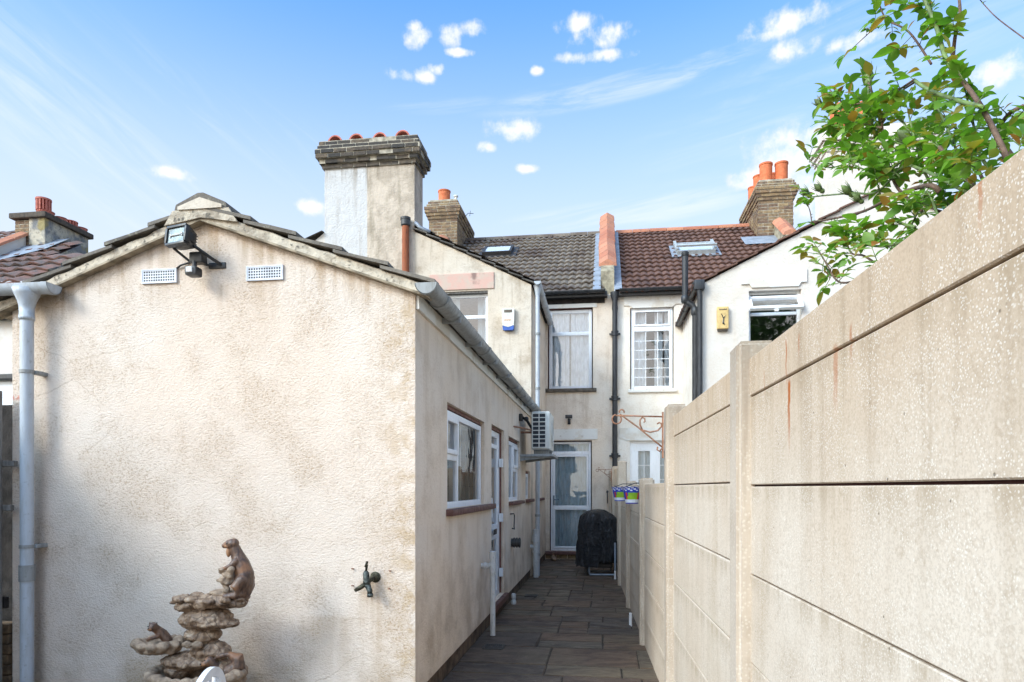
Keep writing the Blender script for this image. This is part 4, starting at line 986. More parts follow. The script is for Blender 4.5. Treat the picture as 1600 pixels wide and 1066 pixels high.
# main roof
vv = Vector((0, 1, SLP)); x0_ = .29
m_ = MB(); tiled(m_, (x0_, YM - .18, roofz(YM - .18)), (1, 0, 0), 3.95, vv, Hs, .33, .152, .032, .044, seed=31)
m_.face([(x0_, YM - .15, roofz(YM - .15) - .02), (4.2, YM - .15, roofz(YM - .15) - .02), (4.2, RY, ZR - .03), (x0_, RY, ZR - .03)], 1)
m_.face([(x0_, RY, ZR - .01), (4.2, RY, ZR - .01), (4.2, RY + 4, ZE), (x0_, RY + 4, ZE)], 0)
m_.build('main_roof', [M['tile_red'], M['wood_dark']], rh, ang=30)
m_ = MB()
for k in range(9):
    m_.prism([(-.11, ZR - .02), (-.1, ZR + .03), (-.03, ZR + .09), (.03, ZR + .09), (.1, ZR + .03), (.11, ZR - .02)], .29 + k * .43, .29 + k * .43 + .42, lambda u, v, d: (d, RY + u, v + .006 * mnoise.noise(Vector((k * 3.1, 7, 0)))))
m_.build('main_ridge', M['terra'], rh, ang=30)
gutter(rh, (.3, YM - .22, 5.40), (1.52, YM - .22, 5.40), .055, 'black_pipe', True, (.5,))
m_ = MB(); m_.box(.28, 1.6, YM - .16, YM - .001, 5.30, 5.40); m_.build('fascia', M['black_pipe'], rh)
skylight(rh, 2.04, 15.75, .84, .74, 'skyframe_grey', 'lead', 1)
c2, zt2 = ridge_chimney(rh, 3.62, 4.42, 16.5, 18.2, 7.15, 22, [(3.86, 16.8, .15, .5), (4.22, 16.8, .15, .5), (3.80, 17.25, .14, .42), (4.12, 17.3, .14, .46), (3.78, 17.75, .14, .36)], -1)
c2['label'] = 'brown brick chimney with a cluster of tall orange pots'
m_ = MB()
for k in range(4): m_.prism([(-.17, 0), (.17, 0), (.14, .06), (0, .13), (-.14, .06)], 15.5 + k * .25, 15.74 + k * .25, lambda u, v, d: (4.1 + u, d, roofz(d) + .38 + v))
m_.build('coping', M['terra'], c2)
m_ = MB(); m_.prism([(15.4, 6.5), (16.5, 7.2), (16.5, roofz(16.5) + .38), (15.4, roofz(15.4) + .38)], 3.98, 4.22, lambda u, v, d: (d, u, v)); m_.build('party_stub', M['render_end'], c2)
m_ = MB(); m_.box(3.2, 3.98, 15.9, 16.46, 0, .006); m_.v = [Vector((v.x, v.y, roofz(v.y) + .09 + v.z)) for v in m_.v]; m_.build('flashing', M['lead'], c2)
# white wing stack
m_ = MB(); m_.box(3.40, 5.0, YG - .003, 11.45, 4.6, 6.72, 0, .012)
for k, off in enumerate((.02, .05, .08, .05, .02)): m_.box(3.40 - off, 5.0 + off, YG - off, 11.45 + off, 6.66 + k * .075, 6.66 + k * .075 + .068, 0, .008)
m_.box(3.42, 4.98, YG + .02, 11.43, 6.99, 7.06, 1, .012)
c3 = m_.build('chimney', [M['white'], M['render_end']], rh); c3['label'] = 'broad white painted chimney behind the rose'
for x in (3.66, 4.02): pot(c3, (x, 11.15, 7.03), .125, .46)
# wing gutter, stack pipe, downpipe
gutter(rh, (1.44, YG - .06, 4.72), (1.44, YM - .12, 4.70), .055, 'iron', True, (.8, 1.6))
m_ = MB(); xq, yq = 1.47, YG - .1
m_.tube([(xq + .02, yq + .04, 0), (xq + .02, yq + .04, 4.5), (xq + .0, yq + .03, 4.62)], .04, 14); m_.box(xq - .07, xq + .09, yq - .02, yq + .1, 4.58, 4.74, 0, .02)
m_.build('downpipe', M['black_pipe'], rh, ang=40)
m_ = MB(); xv = 1.41; yv = YG + .35
m_.tube([(xv - .1, yv, 5.28), (xv - .1, yv, 4.60), (xv - .08, yv, 4.52), (xv + .02, yv - .02, 4.45), (xv + .06, yv - .02, 4.36), (xv + .06, yv - .02, 0)], .05, 16)
m_.lathe([(.05, 4.5), (.065, 4.52), (.065, 4.6), (.05, 4.62)], (xv - .1, yv, 0), 16); m_.lathe([(.05, 4.28), (.066, 4.3), (.066, 4.4), (.05, 4.42)], (xv + .06, yv - .02, 0), 16)
m_.lathe([(.05, 5.26), (.06, 5.28), (.062, 5.33), (.04, 5.35)], (xv - .1, yv, 0), 16)
m_.build('soil_pipe', M['black_pipe'], rh, ang=40)

# =================================================================== neighbour left of the party line (white half)
nh = thing('terraced_house', (-6.5, 12, 0), 'white rendered house wing directly left of the broad chimney, mostly hidden behind the extension roof', 'house')
m_ = MB(); m_.prism([(-6.9, 0), (-4.035, 0), (-4.035, 6.2), (-4.78, 5.85), (-4.95, 5.72), (-6.9, 4.8)], 0, .25, lambda u, v, d: (u, YG + .004 + d, v)); m_.build('wing_wall', M['white'], nh)
m_ = MB(); vv = Vector((2.14, 0, 1.05)); tiled(m_, (-6.95, YG - .08, 4.8), (0, 1, 0), YM - YG, vv, vv.length, .33, .2, .02, .028, seed=14)
m_.build('wing_roof', M['tile_dark'], nh, ang=30)
m_ = MB(); vv = Vector((0, 1, SLP)); tiled(m_, (-8.2, YM - .18, roofz(YM - .18)), (1, 0, 0), 4.1, vv, Hs, .33, .205, .03, .035, seed=15); m_.build('main_roof', M['tile_grey'], nh, ang=30)
m_ = MB(); m_.box(-8.2, -4.07, YM, YM + .28, 0, 5.38); m_.build('main_wall', M['white_far'], nh)

# far left house
fl = thing('terraced_house', (-12, 9, 0), 'white house at the left edge with red-brown tiles and a part-rendered brick chimney', 'house')
fr_ = lambda y: 6.27 - .7 * (12 - y)
m_ = MB(); m_.box(-15.5, -8.0, 9.15, 9.4, 0, 4.2); m_.box(-8.25, -8.0, 9.4, 14, 0, 4.2); m_.build('wall', M['white'], fl)
m_ = MB(); vv = Vector((0, 1, .7)); tiled(m_, (-11.65, 9.0, fr_(9.0)), (1, 0, 0), 1.05, vv, vv.length * 3.3, .33, .3, .05, .05, seed=41)
tiled(m_, (-15.5, 9.0, fr_(9.0)), (1, 0, 0), 3.6, vv, vv.length * 4.4, .33, .3, .05, .05, seed=42)
m_.face([(-15.5, 9.0, fr_(9.0) - .03), (-10.62, 9.0, fr_(9.0) - .03), (-10.62, 12.3, fr_(12.3) - .03), (-15.5, 12.3, fr_(12.3) - .03)], 0)
tiled(m_, (-10.6, 9.0, fr_(9.0)), (1, 0, 0), .75, vv, vv.length * 2.5, .33, .3, .05, .05, seed=43)
m_.face([(-9.9, 9.0, fr_(9.0) - .03), (-8.0, 9.0, 4.18), (-8.0, 14, 4.5), (-9.9, 11.4, fr_(11.4) - .06)], 0)
m_.build('roof', M['tile_mixed'], fl, ang=30)
m_ = MB(); m_.face([(-11.66, 10.8, fr_(10.8) + .1), (-10.9, 11.7, fr_(11.7) + .105), (-10.9, 12.3, fr_(12.3) + .105), (-11.66, 12.3, fr_(12.3) + .1)])
m_.build('flashing', M['lead'], fl)
m_ = MB(); m_.prism([(9.1, 3.9), (12.0, 6.0), (12.0, fr_(12) + .3), (9.1, fr_(9.1) + .3)], -11.86, -11.62, lambda u, v, d: (d, u, v)); pw = m_.build('party_wall', M['white'], fl)
m_ = MB()
for k in range(9): m_.prism([(-.05, 0), (.29, 0), (.27, .05), (.12, .09), (-.03, .05)], 9.15 + k * .32, 9.455 + k * .32, lambda u, v, d: (-11.86 + u, d, fr_(d) + .3 + v))
m_.build('coping', M['terra'], pw)
m_ = MB(); m_.box(-15.5, -8.0, 8.98, 9.14, 4.06, 4.2); m_.build('fascia', M['black_pipe'], fl)
W = sub('window', fl); m_ = MB(); m_.box(-9.6, -8.3, 9.11, 9.14, 1.9, 3.1, 0, .01); m_.build('frame', M['upvc'], W); m_ = MB(); m_.box(-9.5, -8.4, 9.09, 9.105, 2.0, 3.0); m_.build('pane', M['sky_pane'], W)
m_ = MB(); m_.box(-9.7, -8.2, 9.0, 9.12, 3.12, 3.2, 0, .01); m_.build('window_head', M['black_pipe'], W)
def f_fst(b):
    p = b.pos(); x, y, z = b.sep(p); n = b.noise(p, 3, 5, .65); n2 = b.noise(p, 14, 4, .6)
    c = b.mix(b.rng(n, .42, .6), (.50, .44, .34), (.20, .20, .20)); c = b.mix(b.rng(n2, .5, .65) * .5, c, (.12, .11, .10)); c = b.mix(b.rng(b.noise(p, 1.7, 3), .56, .64) * .7, c, (.35, .27, .08))
    return {'Base Color': c, 'Roughness': .95, 'Normal': b.bump(n + n2, .02)}
M['old_render'] = material('blackened_render', f_fst)
m_ = MB(); m_.box(-11.56, -11.19, 12.0, 13.15, 5.6, 6.93, 0, .02); fc = m_.build('chimney', M['old_render'], fl)
m_ = MB(); brick_rings(m_, -11.88, -11.57, 12.01, 13.14, 5.75, [0] * 15, seed=8); m_.build('brickwork', [M['brick'], M['joint']], fc)
m_ = MB(); m_.box(-11.95, -11.12, 11.93, 13.22, 6.91, 7.02, 0, .02); m_.build('cap', M['brick_cap'], fc)
for (yy, st, h, r) in ((12.16, 'plain', .09, .14), (12.5, 'plain', .10, .13), (12.78, 'vent', .14, .13), (13.05, 'plain', .1, .13)): pot(fc, (-11.3, yy, 7.0), r, h, 'pot_pink', st)
pot(fc, (-11.33, 12.12, 7.0), .135, .34, 'pot_pink', 'vent'); pot(fc, (-11.72, 12.3, 7.0), .17, .1, 'pot_pink')

# =================================================================== CONCRETE FENCE
fx = lambda y: .496 - .034 * (y - 2.41)
fence = thing('concrete_fence', (.4, 5, 0), 'tall weathered concrete panel fence with slotted posts along the right side of the path', 'fence')
posts = [(-3.3, 1.96), (-1.4, 1.96), (.47, 1.96), (2.40, 1.96), (4.34, 1.985), (6.27, 1.545), (8.18, 1.54), (10.05, 1.86), (11.95, 1.84), (13.45, 1.80)]
for k, (y0, zt_) in enumerate(posts):
    x = fx(y0) - .045; dY = .145
    m_ = MB(); bm = bmesh.new(); bmesh.ops.create_cube(bm, size=1)
    for v in bm.verts: v.co = Vector((x + .0675 + v.co.x * .135, y0 + dY / 2 - .02 + v.co.y * dY, (zt_ - .1) / 2 + v.co.z * (zt_ + .1)))
    bmesh.ops.bevel(bm, geom=[e for e in bm.edges if abs(e.verts[0].co.z - e.verts[1].co.z) > .5 or (e.verts[0].co.z > 1)], offset=.016, segments=3, affect='EDGES')
    bm.verts.index_update(); m_.add([v.co.copy() for v in bm.verts], [[v.index for v in f.verts] for f in bm.faces]); bm.free()
    m_.build('post', M['post'], fence, ang=35)
rr = random.Random(2)
TOPS = [1.9, 1.9, 1.9, 1.915, 1.49, 1.49, 1.49, 1.79, 1.76]
for k in range(len(posts) - 1):
    ya, yb = posts[k][0] + .10, posts[k + 1][0]; zt_ = TOPS[k]
    zs = [-.06, .239, .544, .849, 1.154, 1.459, 1.764, 1.9]
    if k == 4 or k == 5 or k == 6: zs = [-.06, .27, .575, .88, 1.185, 1.49]
    if k == 3: zs = [z + .012 for z in zs]
    if k >= 7: zs = [-.06, .265, .57, .875, 1.18, 1.485, TOPS[k]]
    xa, xb = fx(ya), fx(yb)
    for i in range(len(zs) - 1):
        z0, z1 = zs[i] + .0026, zs[i + 1] - .0026; t = .05; c = .003; jx = rr.uniform(-.003, .003)
        if k <= 3 and abs(zs[i + 1] - 1.459) < .03 and k != 3: z1 -= .001
        poly = [(c, z0), (0, z0 + c), (0, z1 - c), (c, z1), (t - c, z1), (t, z1 - c), (t, z0 + c), (t - c, z0)]
        m_ = MB(); m_.prism(poly, 0, 1, lambda u, v, d: (xa + (xb - xa) * d + u + jx, ya + (yb - ya) * d, v))
        if i: m_.prism([(.014, z0 - .009), (.036, z0 - .009), (.036, z0 + .004), (.014, z0 + .004)], .002, .998, lambda u, v, d: (xa + (xb - xa) * d + u, ya + (yb - ya) * d, v), 1)
        m_.build('panel', [M['concrete'], M['soot']], fence)  # dark tongue behind each joint, the gap's shade put into its colour

# timber fence at the left edge
tf = thing('timber_fence', (-4.2, 3, 0), 'dark weathered timber fence with grey rails at the left edge of the photo', 'fence')
for y0 in (4.0, 2.2, .4, -1.4):
    m_ = MB(); m_.box(-4.20, -4.10, y0 - .05, y0 + .05, 0, 2.12, 0, .008); m_.build('post', M['wood'], tf)
m_ = MB(); y0 = -1.4; rr = random.Random(5)
while y0 < 4.0:
    m_.box(-4.235, -4.215, y0, y0 + .12, .02, 2.05 + rr.uniform(-.01, .01), 0, .003); y0 += .128
m_.build('boards', M['wood_dark'], tf)
for z0 in (1.60, 1.295): m_ = MB(); m_.box(-5.1, -4.015 - (.03 if z0 < 1.5 else 0), 4.05, 4.085, z0, z0 + .04, 0, .006); m_.build('rail', M['wood'], tf)
for z0 in (.55, 1.9): m_ = MB(); m_.box(-4.213, -4.17, -1.4, 3.95, z0, z0 + .07, 0, .005); m_.build('rail', M['wood_dark'], tf)
m_ = MB(); m_.box(-5.1, -4.112, 4.32, 4.35, 0.0, 2.06); m_.box(-5.1, -4.09, 4.06, 4.09, .62, .70, 0, .006); m_.build('rail', M['wood_dark'], tf)  # large box is an added dark sheet, standing in for the dark gap
br = thing('brick_pile', (-4.35, 4.3, 0), 'small stack of loose brown bricks behind the timber fence at the lower left', 'bricks')
rr = random.Random(9)
for k in range(7):
    m_ = MB(); z0 = k * .072; m_.box(-4.42 + rr.uniform(-.02, .02), -4.125 + rr.uniform(-.012, .008), 4.12, 4.24, z0, z0 + .066, 0, .008); m_.build('brick', M['brick'], br)

# =================================================================== SMALL THINGS
# air bricks
def airbrick(xc, zc, label):
    w, h, t = .25, .088, .014; y = YF - .012 - t
    o = thing('air_vent', (xc, y, zc), label, 'air vent', 'louvre vents in the gable')
    m_ = MB(); nu, nz = 13, 4; pu, pz = (w - .02) / nu, (h - .014) / nz; hw = .0058
    us = [-w / 2]; zs = [-h / 2]
    for i in range(nu): c_ = -w / 2 + .01 + pu * (i + .5); us += [c_ - hw, c_ + hw]
    for i in range(nz): c_ = -h / 2 + .007 + pz * (i + .5); zs += [c_ - hw, c_ + hw]
    us.append(w / 2); zs.append(h / 2)
    for i in range(len(us) - 1):
        for j in range(len(zs) - 1):
            if i % 2 and j % 2: continue
            m_.face([(xc + us[i], y, zc + zs[j]), (xc + us[i + 1], y, zc + zs[j]), (xc + us[i + 1], y, zc + zs[j + 1]), (xc + us[i], y, zc + zs[j + 1])])
    for s_ in (-1, 1):
        m_.box(xc + s_ * w / 2 - .004, xc + s_ * w / 2 + .004, y - .003, y + t, zc - h / 2 - .004, zc + h / 2 + .004)
        m_.box(xc - w / 2 + .004, xc + w / 2 - .004, y - .003, y + t, zc + s_ * h / 2 - .004, zc + s_ * h / 2 + .004)
    m_.build('grille', M['vent'], o); m_ = MB(); m_.box(xc - w / 2 + .005, xc + w / 2 - .005, y + .009, y + .012, zc - h / 2 + .005, zc + h / 2 - .005); m_.build('backing', M['black'], o)
airbrick(-2.98, 2.882, 'white perforated air vent on the gable, left of the floodlight')
airbrick(-2.222, 2.870, 'white perforated air vent on the gable, right of the floodlight')
# floodlight
fo = thing('floodlight', (-2.64, YF, 2.98), 'black halogen floodlight with motion sensor fixed high on the front gable', 'floodlight')
C = Vector((-2.715, YF - .20, 3.07)); Rm = Matrix.Rotation(R(-14), 3, 'Z') @ Matrix.Rotation(R(-8), 3, 'X')
def loc(m_, c=C, r=Rm): m_.v = [c + r @ v for v in m_.v]; return m_
m_ = MB(); w, h = .082, .058
for (a, b_, hu, hv) in ((0, h, w, .008), (0, -h, w, .008), (w, 0, .008, h - .008), (-w, 0, .008, h - .008)): m_.box(a - hu, a + hu, -.03, .01, b_ - hv, b_ + hv, 0, .003)
m_.prism([(-w, -h), (w, -h), (w, h), (-w, h)], 0, 1, lambda u, v, d: (u * (1 - .25 * d), .012 + .07 * d, v * (1 - .2 * d)))
for k in range(5): m_.box(-w * .7, w * .7, .08, .095, -.04 + k * .019, -.036 + k * .019)
m_.box(w * .7, w * .7 + .025, .01, .06, -.03, .03, 0, .004); m_.box(-.008, .008, -.01, .02, h, h + .02, 0, .003)
loc(m_).build('housing', M['black'], fo, ang=40)
m_ = MB(); m_.box(-w + .008, w - .008, -.018, -.014, -h + .008, h - .008); loc(m_).build('glass', M['lampglass'], fo)
m_ = MB(); m_.tube([(-.05, -.022, .0), (.05, -.022, .0)], .006, 8); m_.box(-.055, -.045, -.024, -.018, -.012, .012); m_.box(.045, .055, -.024, -.018, -.012, .012); loc(m_).build('lamp_tube', M['lens'], fo)
m_ = MB(); m_.tube([C + Vector((-.06, .03, -.06)), C + Vector((.0, .1, -.12)), (-2.60, YF - .02, 2.935)], .009, 8); m_.tube([C + Vector((.08, .04, -.05)), (-2.56, YF - .08, 2.96), (-2.53, YF - .02, 2.94)], .011, 8)
m_.box(-2.70, -2.61, YF - .12, YF - .05, 2.93, 3.0, 0, .01); m_.box(-2.62, -2.50, YF - .025, YF - .012, 2.915, 2.955, 0, .004); m_.build('bracket', M['black'], fo, ang=40)
m_ = MB(); m_.lathe([(.015, 0), (.015, .05)], (-2.665, YF - .11, 2.89), 10); m_.box(-2.705, -2.625, YF - .16, YF - .08, 2.835, 2.895, 0, .014)
m_.build('sensor', M['black'], fo, ang=40); m_ = MB(); m_.box(-2.69, -2.645, YF - .168, YF - .158, 2.85, 2.885, 0, .006); m_.build('sensor_lens', M['lens'], fo)
m_ = MB(); m_.tube([(-2.86, YF - .02, 2.925), (-2.82, YF - .03, 2.945), (-2.76, YF - .022, 2.965), (-2.70, YF - .05, 2.99)], .006, 6); m_.build('cable', M['black'], fo, smooth=True)
# tap
tp = thing('garden_tap', (-1.5, YF, .86), 'old brass garden tap sticking out of the front wall above the ground', 'tap')
m_ = MB(); yb = YF - .085; m_.tube([(-1.465, YF, .875), (-1.465, YF - .05, .872), (-1.485, yb, .862)], .014, 12); m_.lathe([(.034, 0), (.036, .006), (.012, .016)], (0, 0, 0), 16); m_.v[-48:] = [Vector((-1.465 + v.x, YF - .012 - v.z, .877 + v.y)) for v in m_.v[-48:]]
m_.build('wall_flange', M['brass_dark'], tp, ang=40)
m_ = MB(); m_.tube([(-1.49, yb, .82), (-1.497, yb, .86), (-1.503, yb, .91), (-1.503, yb, .925)], [.019, .022, .02, .012], 12); m_.ball((-1.497, yb, .855), .025)
m_.tube([(-1.495, yb, .84), (-1.475, yb - .008, .80), (-1.472, yb - .01, .765)], [.02, .017, .016], 12); m_.lathe([(.02, 0), (.02, .02)], (-1.472, yb - .01, .762), 10)
m_.build('body', M['brass'], tp, smooth=True)
m_ = MB(); m_.tube([(-1.503, yb, .92), (-1.497, yb, .965)], [.007, .009], 8); m_.tube([(-1.505, yb - .005, .95), (-1.492, yb - .005, .985)], .008, 8); m_.build('lever', M['brass_dark'], tp, smooth=True); m_ = MB(); m_.tube([(-1.50, yb, .845), (-1.545, yb - .01, .815), (-1.572, yb - .01, .80)], [.014, .015, .011], 8)
m_.build('side_outlet', M['brass_dark'], tp, smooth=True)
for (x, z) in ((-1.61, .925), (-1.61, .815), (-1.36, .915), (-1.365, .80)):
    m_ = MB(); m_.tube([(x, YF, z), (x - .008, YF - .035, z + .006)], .0045, 6); o = m_.build('nail', M['rust_iron'])
    side = ('upper' if z > .86 else 'lower') + (' left' if x < -1.5 else ' right')
    tag(o, 'rusty nail in the front wall, %s of the garden tap' % side, 'nail', 'nails round the tap')
# alarm boxes
ab = thing('alarm_box', (-1.57, YG, 4.23), 'cream and blue alarm box on the cream wing, right of the pink-lintelled window', 'alarm box')
m_ = MB(); cx = -1.575; m_.prism([(-.10, 4.41), (.10, 4.41), (.105, 4.38), (.095, 4.13), (0, 4.10), (-.095, 4.13), (-.105, 4.38)], -.075, 0, lambda u, v, d: (cx + u, YG + d, v)); m_.build('shell', M['alarm_white'], ab)
m_ = MB(); m_.prism([(-.094, 4.128), (0, 4.098), (.094, 4.128), (.088, 4.06), (.06, 4.05), (-.06, 4.05), (-.088, 4.06)], -.072, 0, lambda u, v, d: (cx + u, YG + d, v)); m_.build('lens', M['alarm_blue'], ab)
m_ = MB(); m_.box(cx - .065, cx + .065, YG - .082, YG - .074, 4.34, 4.385, 0, .003)
m_.build('strobe_window', M['stone_sill'], ab)
m_ = MB()
for k in range(6): m_.box(cx - .06 + k * .02, cx - .047 + k * .02, YG - .079, YG - .0745, 4.205 + .006 * (k % 2), 4.225)
m_.build('printed_name', M['copper'], ab)
ab = thing('alarm_box', (1.84, YG, 4.12), 'yellowed alarm box with a dark mark, left of the open window on the white wing', 'alarm box')
m_ = MB(); m_.box(1.755, 1.93, YG - .07, YG, 3.96, 4.31, 0, .012); m_.build('shell', M['alarm_yellow'], ab)
m_ = MB(); m_.tube([(1.84, YG - .075, 4.05), (1.85, YG - .075, 4.12), (1.83, YG - .075, 4.17), (1.81, YG - .075, 4.20)], [.012, .008, .006, .003], 6); m_.tube([(1.85, YG - .075, 4.12), (1.88, YG - .075, 4.17)], [.007, .003], 6); m_.tube([(1.84, YG - .075, 4.05), (1.86, YG - .075, 4.03)], [.014, .01], 6); m_.build('printed_mark', M['black'], ab)
m_ = MB()
for k in range(7): m_.box(1.785 + k * .017, 1.797 + k * .017, YG - .074, YG - .0695, 4.255, 4.275 - .004 * (k % 2))
m_.build('printed_name', M['stone_sill'], ab); m_ = MB(); m_.box(1.765, 1.92, YG - .055, YG, 3.935, 3.96); m_.build('base', M['stone_sill'], ab)
# air conditioner
ac = thing('air_conditioner', (-.9, 9.6, 1.98), 'pale outdoor air conditioning unit on a bracket high on the side wall above the path', 'air conditioner')
x0, x1, y0, y1, z0, z1 = -1.035, -.775, 9.42, 10.2, 2.0, 2.545
m_ = MB(); m_.box(x0, x1, y0 + .02, y1, z0, z1, 0, .02)
for i in range(3): xx = x0 + .012 + i * .095; m_.box(xx - .004, xx + .008, y0, y0 + .022, z0 + .03, z1 - .02)
for i in range(9): zz_ = z0 + .03 + i * .0605; m_.box(x0 + .008, x1 - .05, y0 + .001, y0 + .021, zz_ - .005, zz_ + .007)
m_.box(x1 - .055, x1 - .001, y0 + .002, y0 + .03, z0 + .01, z1 - .01, 0, .008)
m_.build('casing', M['ac'], ac, ang=40)
m_ = MB(); m_.box(x0 + .012, x1 - .055, y0 + .012, y0 + .0195, z0 + .03, z1 - .02); m_.build('fins', M['acdark'], ac)
m_ = MB()
for r_ in (.05, .1, .15, .2): m_.tube([(x1 + .008, y0 + .45 + r_ * math.cos(a * .2618), z0 + .27 + r_ * math.sin(a * .2618)) for a in range(25)], .004, 5)
m_.build('fan_grille', M['ac'], ac)
m_ = MB(); m_.box(XW, -.72, y0 + .0, y0 + .85, 1.90, 1.935, 0, .004); m_.prism([(XW, 1.9), (XW, 1.84), (-.72, 1.9)], y0 + .03, y0 + .07, lambda u, v, d: (u, d, v)); m_.prism([(XW, 1.9), (XW, 1.84), (-.72, 1.9)], y0 + .7, y0 + .74, lambda u, v, d: (u, d, v))
for yy in (y0 + .12, y0 + .65): m_.box(x0 + .02, x1 - .02, yy, yy + .05, 1.936, 1.999)
m_.build('shelf', M['gutter'], ac)
m_ = MB(); m_.box(XW, x0 - .01, y0 + .1, y0 + .14, 2.24, 2.27); m_.tube([(XW, 8.75, 2.27), (XW + .1, 9.1, 2.275), (x0 + .01, y0 + .15, 2.28)], .012, 8); m_.build('pipework', M['rust_iron'], ac)
m_ = MB(); m_.box(XW, XW + .05, 9.3, 9.4, 2.40, 2.5, 0, .01); m_.tube([(XW + .05, 9.35, 2.45), (XW + .1, 9.4, 2.42), (x0, y0 + .1, 2.3)], .02, 8); m_.ball((XW + .1, 9.36, 2.43), .035)
m_.build('isolator_switch', M['black'], ac, ang=40)
# security lamp over the far door
sc = thing('security_light', (-.72, YM, 2.86), 'small black wall light above the back door of the cream house', 'wall light')
m_ = MB(); m_.box(-.79, -.65, YM - .17, YM - .1, 2.86, 2.93, 0, .012); m_.build('housing', M['black'], sc, ang=40)
m_ = MB(); m_.tube([(-.72, YM, 2.8), (-.72, YM - .1, 2.82), (-.72, YM - .12, 2.86)], .014, 8); m_.box(-.75, -.69, YM - .012, YM, 2.75, 2.86, 0, .004); m_.ball((-.715, YM - .11, 2.80), .03); m_.build('bracket', M['black'], sc, ang=40)
# boiler flue, hook, waste pipe, drains, stubs
m_ = MB(); m_.tube([(XW - .05, 8.55, .745), (XW + .12, 8.55, .745)], .055, 16)
for k in range(3): M3 = Matrix.Rotation(R(90), 3, 'Y'); m_.lathe([(.055, 0), (.066, 0), (.066, .014), (.055, .014)], (XW + .03 + k * .035, 8.55, .745), 16, 0, M3)
tag(m_.build('boiler_flue', M['iron'], ang=40), 'dark ribbed round flue outlet low on the side wall past the side door', 'flue')
m_ = MB(); m_.tube([(XW, 8.42, 1.12), (XW + .05, 8.42, 1.125), (XW + .055, 8.44, 1.10), (XW + .05, 8.44, .96), (XW + .06, 8.4, .93), (XW + .03, 8.38, .94)], .008, 8)
tag(m_.build('wall_hook', M['iron'], smooth=True), 'thin bent black iron hook on the side wall above the flue', 'hook')
wp = thing('waste_pipe', (-1.1, 6.4, 0), 'pale grey plastic waste pipe standing against the side wall below the large window', 'pipe')
xx, yy = -1.085, 6.42; m_ = MB(); m_.tube([(xx, yy, 0.01), (xx, yy, .66)], .026, 16); m_.build('pipe', M['waste'], wp, ang=40)
m_ = MB(); m_.lathe([(.026, .62), (.034, .62), (.034, .66), (.03, .67), (.03, .76), (.036, .76), (.036, .83), (.028, .835)], (xx, yy, 0), 16); m_.tube([(XW, yy, .69), (xx - .04, yy, .69), (xx, yy, .71)], .027, 12); m_.lathe([(.027, 0), (.036, 0), (.036, .03), (.027, .03)], (XW + .03, yy, .69), 16, 0, Matrix.Rotation(R(90), 3, 'Y')); m_.build('tee_fitting', M['waste'], wp, ang=40)
def drain(xc, yc, w, label):
    o = thing('drain_cover', (xc, yc, 0), label, 'drain cover', 'drain grates in the path'); m_ = MB(); h = w / 2
    for s_ in (-1, 1): m_.box(xc - h, xc + h, yc + s_ * h - .008, yc + s_ * h + .008, -.01, .012); m_.box(xc + s_ * h - .008, xc + s_ * h + .008, yc - h + .008, yc + h - .008, -.01, .012)
    n = 9
    for k in range(1, n): m_.box(xc - h + w * k / n - .005, xc - h + w * k / n + .005, yc - h + .008, yc + h - .008, -.01, .0105)
    m_.build('grate', M['iron'], o); m_ = MB(); m_.box(xc - h, xc + h, yc - h, yc + h, .002, .0045); m_.build('sump', M['black'], o)
drain(-1.0, 5.98, .17, 'black square drain grate at the foot of the standing waste pipe')
drain(-.98, 8.9, .15, 'black square drain grate by the wall past the side door')
for (px, py_, h) in ((.27, 7.15, .13), (.165, 10.75, .13)):
    m_ = MB(); m_.tube([(px - .0, py_, -.01), (px, py_, h)], .016, 12); o = m_.build('pipe_stub', M['upvc'], ang=40)
    tag(o, 'short white pipe stub at the fence foot, ' + ('nearer one, away from the barbecue' if py_ < 8 else 'right beside the covered barbecue'), 'pipe stub', 'white stubs by the fence')
m_ = MB(); m_.lathe([(.03, 0), (.035, .03), (.03, .05), (.022, .06), (.03, .075), (.03, .12), (.02, .135)], (-1.13, 8.25, 0), 12); tag(m_.build('gully_pipe', M['waste'], ang=40), 'small grey pipe end at the wall base past the side door step', 'pipe end')

# barbecue under its cover
bq = thing('covered_barbecue', (-.12, 11.3, 0), 'barbecue under a crumpled black vinyl cover beside the back door', 'barbecue')
m_ = MB(); NZ, NA = 70, 180; cx, cy = -.115, 11.35; vs = []
def prof_w(t):  # t 0 bottom .. 1 top -> half width x, half depth y, x shift
    z = .20 + .90 * t
    if t < .72: wx = .36 - .045 * t / .72 * 1.0
    else: wx = .315 * math.sqrt(max(0, 1 - ((t - .72) / .28) ** 2.2)) 
    return wx, wx * .86, z
for i in range(NZ + 1):
    t = i / NZ; wx, wy, z = prof_w(t)
    for k in range(NA):
        a = 2 * math.pi * k / NA; ca, sa = math.cos(a), math.sin(a); e = .72
        X = abs(ca) ** e * (1 if ca > 0 else -1) * wx; Y = abs(sa) ** e * (1 if sa > 0 else -1) * wy
        f1 = mnoise.noise(Vector((ca * 3.2, sa * 3.2, z * 1.1))); f2 = mnoise.noise(Vector((ca * 7.5, sa * 7.5, z * 2.2 + 4))); f3 = mnoise.noise(Vector((X * 5 + 3, Y * 5, z * 9)))
        dd = .055 * (abs(f1) - .25) * (1.25 - t) + .05 * (.3 - abs(f2)) * (1.0 if t < .8 else .5) + .018 * f3
        s_ = 1 + dd / max(wx, .08) * (1 if wx > .08 else wx / .08)
        zz_ = z + (.035 * mnoise.noise(Vector((ca * 2, sa * 2, 1))) - (.05 if ca < 0 else -.06) * 1 if i == 0 else .01 * f3)
        vs.append((cx + X * s_, cy + Y * s_, zz_))
fs = [[i * NA + k, i * NA + (k + 1) % NA, (i + 1) * NA + (k + 1) % NA, (i + 1) * NA + k] for i in range(NZ) for k in range(NA)]
